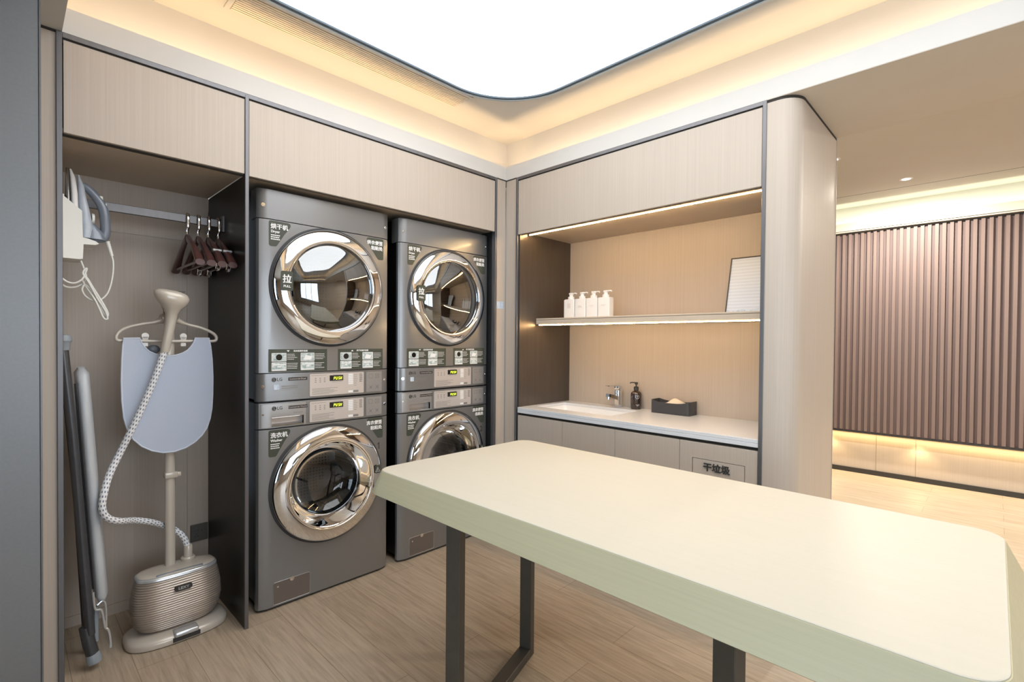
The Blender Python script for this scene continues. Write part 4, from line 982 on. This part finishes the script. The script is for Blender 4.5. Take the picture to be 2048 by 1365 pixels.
t = thing('basin_tap', 'chrome single lever tap behind the basin', 'tap', (0.49, -0.566, ZC))
obj('body', G().box(0.470, 0.510, -0.583, -0.549, ZC, 0.960, 0.006, 3), M['chrome'], t)
obj('spout', G().rings([[Vector((x, -0.566+sy*w, z+sz*h)) for sy, sz in ((-1,-1),(1,-1),(1,1),(-1,1))] for x, z, w, h in ((0.475,0.905,0.015,0.014),(0.43,0.915,0.014,0.012),(0.385,0.928,0.013,0.010),(0.365,0.932,0.013,0.010))]).cyl((0.377,-0.566,0.930),(0.375,-0.566,0.905),0.011,n=16), M['chrome'], t)
obj('lever', G().box(0.468, 0.512, -0.585, -0.547, 0.963, 0.985, 0.005, 2).rings([[Vector((x, -0.566+sy*w, z+sz*0.0025)) for sy, sz in ((-1,-1),(1,-1),(1,1),(-1,1))] for x, z, w in ((0.49,0.983,0.015),(0.42,0.990,0.014),(0.355,0.992,0.012))]), M['chrome'], t)

t = thing('soap_bottle', 'dark brown pump bottle of hand soap standing beside the tap', 'soap bottle', (0.495, -0.695, ZC))
obj('bottle', G().lathe([(0.001,0.0),(0.031,0.0),(0.034,0.004),(0.034,0.095),(0.031,0.106),(0.022,0.114),(0.014,0.118),(0.013,0.124),(0.001,0.124)], (0.495,-0.695,ZC), n=40), M['soapbottle'], t, 40)
g = G().lathe([(0.001,0.122),(0.0155,0.122),(0.0155,0.142),(0.008,0.145),(0.0045,0.146),(0.0045,0.158),(0.001,0.158)], (0.495,-0.695,ZC), n=24)
g.box(0.487, 0.503, -0.703, -0.687, ZC+0.156, ZC+0.172, 0.003, 2).tube([(0.497,-0.69,ZC+0.168),(0.485,-0.668,ZC+0.169),(0.480,-0.658,ZC+0.164)], 0.0035, 10)
obj('pump', g, M['ink'], t)
nv = Vector((-0.80, -0.60, 0)); c0 = Vector((0.495,-0.695,ZC))
def onbottle(lx, lz, r=0.0345):
    a = math.atan2(nv.y, nv.x) - lx/0.034 * -1
    return c0 + Vector((r*math.cos(a), r*math.sin(a), lz))
g = G().tube([onbottle(0.011*math.cos(k*PI/10)+0.004, 0.080+0.011*math.sin(k*PI/10)) for k in range(20)], 0.0008, 6, True)
g.tube([onbottle(0.004, 0.073), onbottle(0.004, 0.086)], 0.0008, 6).tube([onbottle(0.000, 0.084), onbottle(0.004, 0.087), onbottle(0.008, 0.083)], 0.0008, 6)
g.tube([onbottle(0.018-k*0.003, 0.030) for k in range(9)], 0.0009, 6).tube([onbottle(0.012-k*0.003, 0.024) for k in range(5)], 0.0008, 6)
obj('label_print', g, M['white'], t)

t = thing('tissue_box', 'charcoal open tissue box against the back wall of the niche', 'tissue box', (0.485, -0.955, ZC))
bp = rrect(0.430, 0.544, -1.077, -0.833, 0.016, 6)
def dip(x, y):
    k = min(abs(y+0.955)/0.122, 1); return 0.066 + 0.014*k**3
out_b = [Vector((x, y, ZC)) for x, y in bp]; out_t = [Vector((x, y, ZC+dip(x, y))) for x, y in bp]
# subdivide the long sides so that the top edge curves
def subdiv(poly, n=8):
    o = []
    for i in range(len(poly)):
        a, b = Vector(poly[i]), Vector(poly[(i+1) % len(poly)]); m = n if (b-a).length > 0.05 else 1
        for k in range(m): o.append(tuple(a + (b-a)*k/m))
    return o
bp = subdiv(bp)
cxx, cyy = 0.487, -0.955
def inset(p, d): return (cxx + (p[0]-cxx)*(1-d/0.057), cyy + (p[1]-cyy)*(1-d/0.122))
R = [[Vector((*inset(p, 0.050), ZC)) for p in bp], [Vector((*p, ZC)) for p in bp], [Vector((*p, ZC+dip(*p))) for p in bp], [Vector((*inset(p, 0.004), ZC+dip(*p))) for p in bp], [Vector((*inset(p, 0.004), ZC+0.05)) for p in bp], [Vector((*inset(p, 0.050), ZC+0.05)) for p in bp]]
obj('case', G().rings(R), M['boxgrey'], t, 45)
g = G()
random.seed(3)
NX, NY = 12, 22
V = [[None]*NY for _ in range(NX)]
for i in range(NX):
    for j in range(NY):
        u, v = i/(NX-1), j/(NY-1)
        x = 0.442 + u*0.088; y = -1.055 + v*0.200
        h = 0.052 + 0.040*math.exp(-((v-0.42)/0.22)**2)*math.sin(PI*u)**0.7 + 0.006*math.sin(v*19+u*7)*math.sin(PI*u)
        V[i][j] = g.bm.verts.new((x, y, ZC+h))
for i in range(NX-1):
    for j in range(NY-1): g.face((V[i][j], V[i+1][j], V[i+1][j+1], V[i][j+1]))
obj('tissue', g, M['tissue'], t, 80)

# wall shelf and LED tape
t = thing('wall_shelf', 'long wood veneer shelf across the sink niche', 'shelf', (0.36, -0.86, 1.40))
obj('board', G().box(0.174, 0.545, -1.592, -0.119, 1.388, 1.415, 0.001, 1).box(0.180, 0.545, -1.592, -0.119, 1.415, 1.418).box(0.174, 0.545, -1.592, -0.119, 1.418, 1.427, 0.001, 1), M['woodh'], t)
t = thing('led_strip', 'glowing warm LED strip under the front edge of the shelf', 'LED strip', (0.185, -0.86, 1.385))
obj('diffuser', G().box(0.180, 0.186, -1.588, -0.140, 1.3800, 1.3850), M['ledwarm2'], t)
obj('profile', G().box(0.181, 0.185, -1.588, -0.140, 1.3851, 1.3879), M['trim'], t)
obj('end_cap', G().box(0.178, 0.190, -0.1395, -0.132, 1.3820, 1.3878), M['trim'], t)
t = thing('led_strip', 'glowing warm LED strip in the top of the sink niche', 'LED strip', (0.095, -0.86, 1.98))
obj('diffuser', G().box(0.092, 0.098, -1.588, -0.128, 1.9720, 1.9770), M['ledwarm'], t)
obj('profile', G().box(0.094, 0.096, -1.588, -0.128, 1.9771, 1.985), M['trim'], t)
obj('end_cap', G().box(0.089, 0.101, -0.1275, -0.120, 1.970, 1.985), M['trim'], t)

# pump bottles
def build_pump_bottle(label, y, prn):
    t = thing('pump_bottle', label, 'pump bottle', (0.325, y, 1.427), 'white pump bottles on the shelf')
    def L(n, g, m, a=40): return obj(n, g, m, t, a, local=True)
    L('bottle', G().prism(rrect(-0.027, 0.027, -0.0425, 0.0425, 0.006, 4), 'xy', 0, 0.124).prism(rrect(-0.024, 0.024, -0.0395, 0.0395, 0.006, 4), 'xy', 0.124, 0.128), M['white'])
    g = G().lathe([(0.001,0.127),(0.021,0.127),(0.021,0.145),(0.013,0.147),(0.012,0.160),(0.001,0.160)], (0,0,0), n=28)
    g.box(-0.011, 0.011, -0.015, 0.013, 0.160, 0.172, 0.003, 2).tube([(0,-0.01,0.168),(0,-0.036,0.1685),(0,-0.045,0.163)], 0.0042, 10)
    L('pump', g, M['white'])
    g = G(); x = -0.0274
    if prn == 0:
        for k in range(4): g.box(x, x+0.0005, -0.014, 0.012, 0.070+k*0.008, 0.0735+k*0.008)
    elif prn == 1: g.box(x, x+0.0005, -0.018, 0.016, 0.072, 0.0755).box(x, x+0.0005, -0.010, 0.014, 0.079, 0.082)
    else: g.box(x, x+0.0005, -0.018, 0.016, 0.078, 0.0805).box(x, x+0.0005, -0.010, 0.008, 0.070, 0.0712)
    L('label_print', g, M['plate'])
    return t
build_pump_bottle('white square pump bottle at the left end of the row, square print', -0.298, 0)
build_pump_bottle('white square pump bottle second from the left in the row', -0.389, 1)
b3 = build_pump_bottle('white square pump bottle third from the left in the row', -0.480, 2)
dup(b3, (0.325, -0.571, 1.427), 0, 'white square pump bottle at the right end of the row')

# leaning mirror, its pale blue reflection painted on
t = thing('framed_mirror', 'black framed mirror with painted pale blue reflection leaning against the niche wall', 'mirror', (0.40, -1.42, 1.427))
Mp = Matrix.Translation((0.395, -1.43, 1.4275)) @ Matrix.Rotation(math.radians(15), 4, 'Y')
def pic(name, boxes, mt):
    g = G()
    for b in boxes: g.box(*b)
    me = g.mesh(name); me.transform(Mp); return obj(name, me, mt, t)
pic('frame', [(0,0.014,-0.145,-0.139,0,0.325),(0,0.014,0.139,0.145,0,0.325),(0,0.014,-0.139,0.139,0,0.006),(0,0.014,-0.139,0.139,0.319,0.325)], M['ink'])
pic('painted_reflection', [(0.003,0.010,-0.139,0.139,0.006,0.319)], M['reflection'])
g = G(); low_outline = [(-0.139,0.006),(0.139,0.006),(0.139,0.026),(0.10,0.020),(0.06,0.026),(0.02,0.022),(-0.03,0.034),(-0.09,0.028),(-0.139,0.034)]
me = G().prism(low_outline, 'yz', 0.0022, 0.003).mesh('low_outline_mesh'); me.transform(Mp); obj('reflection_outline', me, M['paper'], t)  # low band of the painted reflection

# small paper label on the corner strip
tag(obj('paper_label', G().box(-0.084, -0.016, 0.0025, 0.0038, 1.487, 1.534), M['paper']), 'small pale blue paper label stuck on the corner strip', 'label')

# ------------------------------------------------------------------ work table
t = thing('work_table', 'large cream work table with dark metal frame legs', 'table', (-0.98, -1.55, 0))
tx0, tx1, ty0, ty1 = -1.374, -0.575, -2.36, -0.71
def tr(d, z, r): return [Vector((x, y, z)) for x, y in arcrect(tx0-d, tx1+d, ty0-d, ty1+d, r, 10)]
tt = obj('tabletop', G().rings([tr(-0.02,0.7225,0.10), tr(0.004,0.7225,0.09), tr(0.0015,0.7985,0.062), tr(0.0,0.7995,0.060), tr(-0.003,0.800,0.060)]), M['table'], t, 30)
eb = obj('tinted_side', G().rings([tr(0.0025,0.722,0.10), tr(0.036,0.722,0.10), tr(0.038,0.724,0.10), tr(0.0035,0.797,0.062), tr(0.0016,0.797,0.062), tr(0.0025,0.76,0.07)], closed=True), M['edge'], t, 30)  # sides of the slab, coloured as they look in weaker light
eb['label'] = 'sloping cream tabletop sides with an olive light cast painted in'
def legframe(ax, ay, bx_, by):
    """closed rectangular frame from (ax,ay) to (bx,by), 5 x 3 cm tube"""
    a, b = Vector((ax, ay, 0)), Vector((bx_, by, 0)); d = (b-a).normalized(); n = Vector((-d.y, d.x, 0)); Ln = (b-a).length
    Mx = Matrix(((d.x, n.x, 0, ax), (d.y, n.y, 0, ay), (0, 0, 1, 0), (0,0,0,1)))
    g = G(); w = 0.025; k = 0.032
    g.box(-0.001, k, -w, w, 0, 0.721, 0.0015, 1, Mx).box(Ln-k, Ln+0.001, -w, w, 0, 0.721, 0.0015, 1, Mx)
    g.box(k, Ln-k, -w, w, 0, 0.034, 0.0015, 1, Mx).box(k, Ln-k, -w, w, 0.690, 0.721, 0.0015, 1, Mx)
    obj('leg_frame', g, M['leg'], t)
legframe(-1.372, -1.155, -0.835, -0.985)
legframe(-1.375, -1.975, -0.835, -2.14)
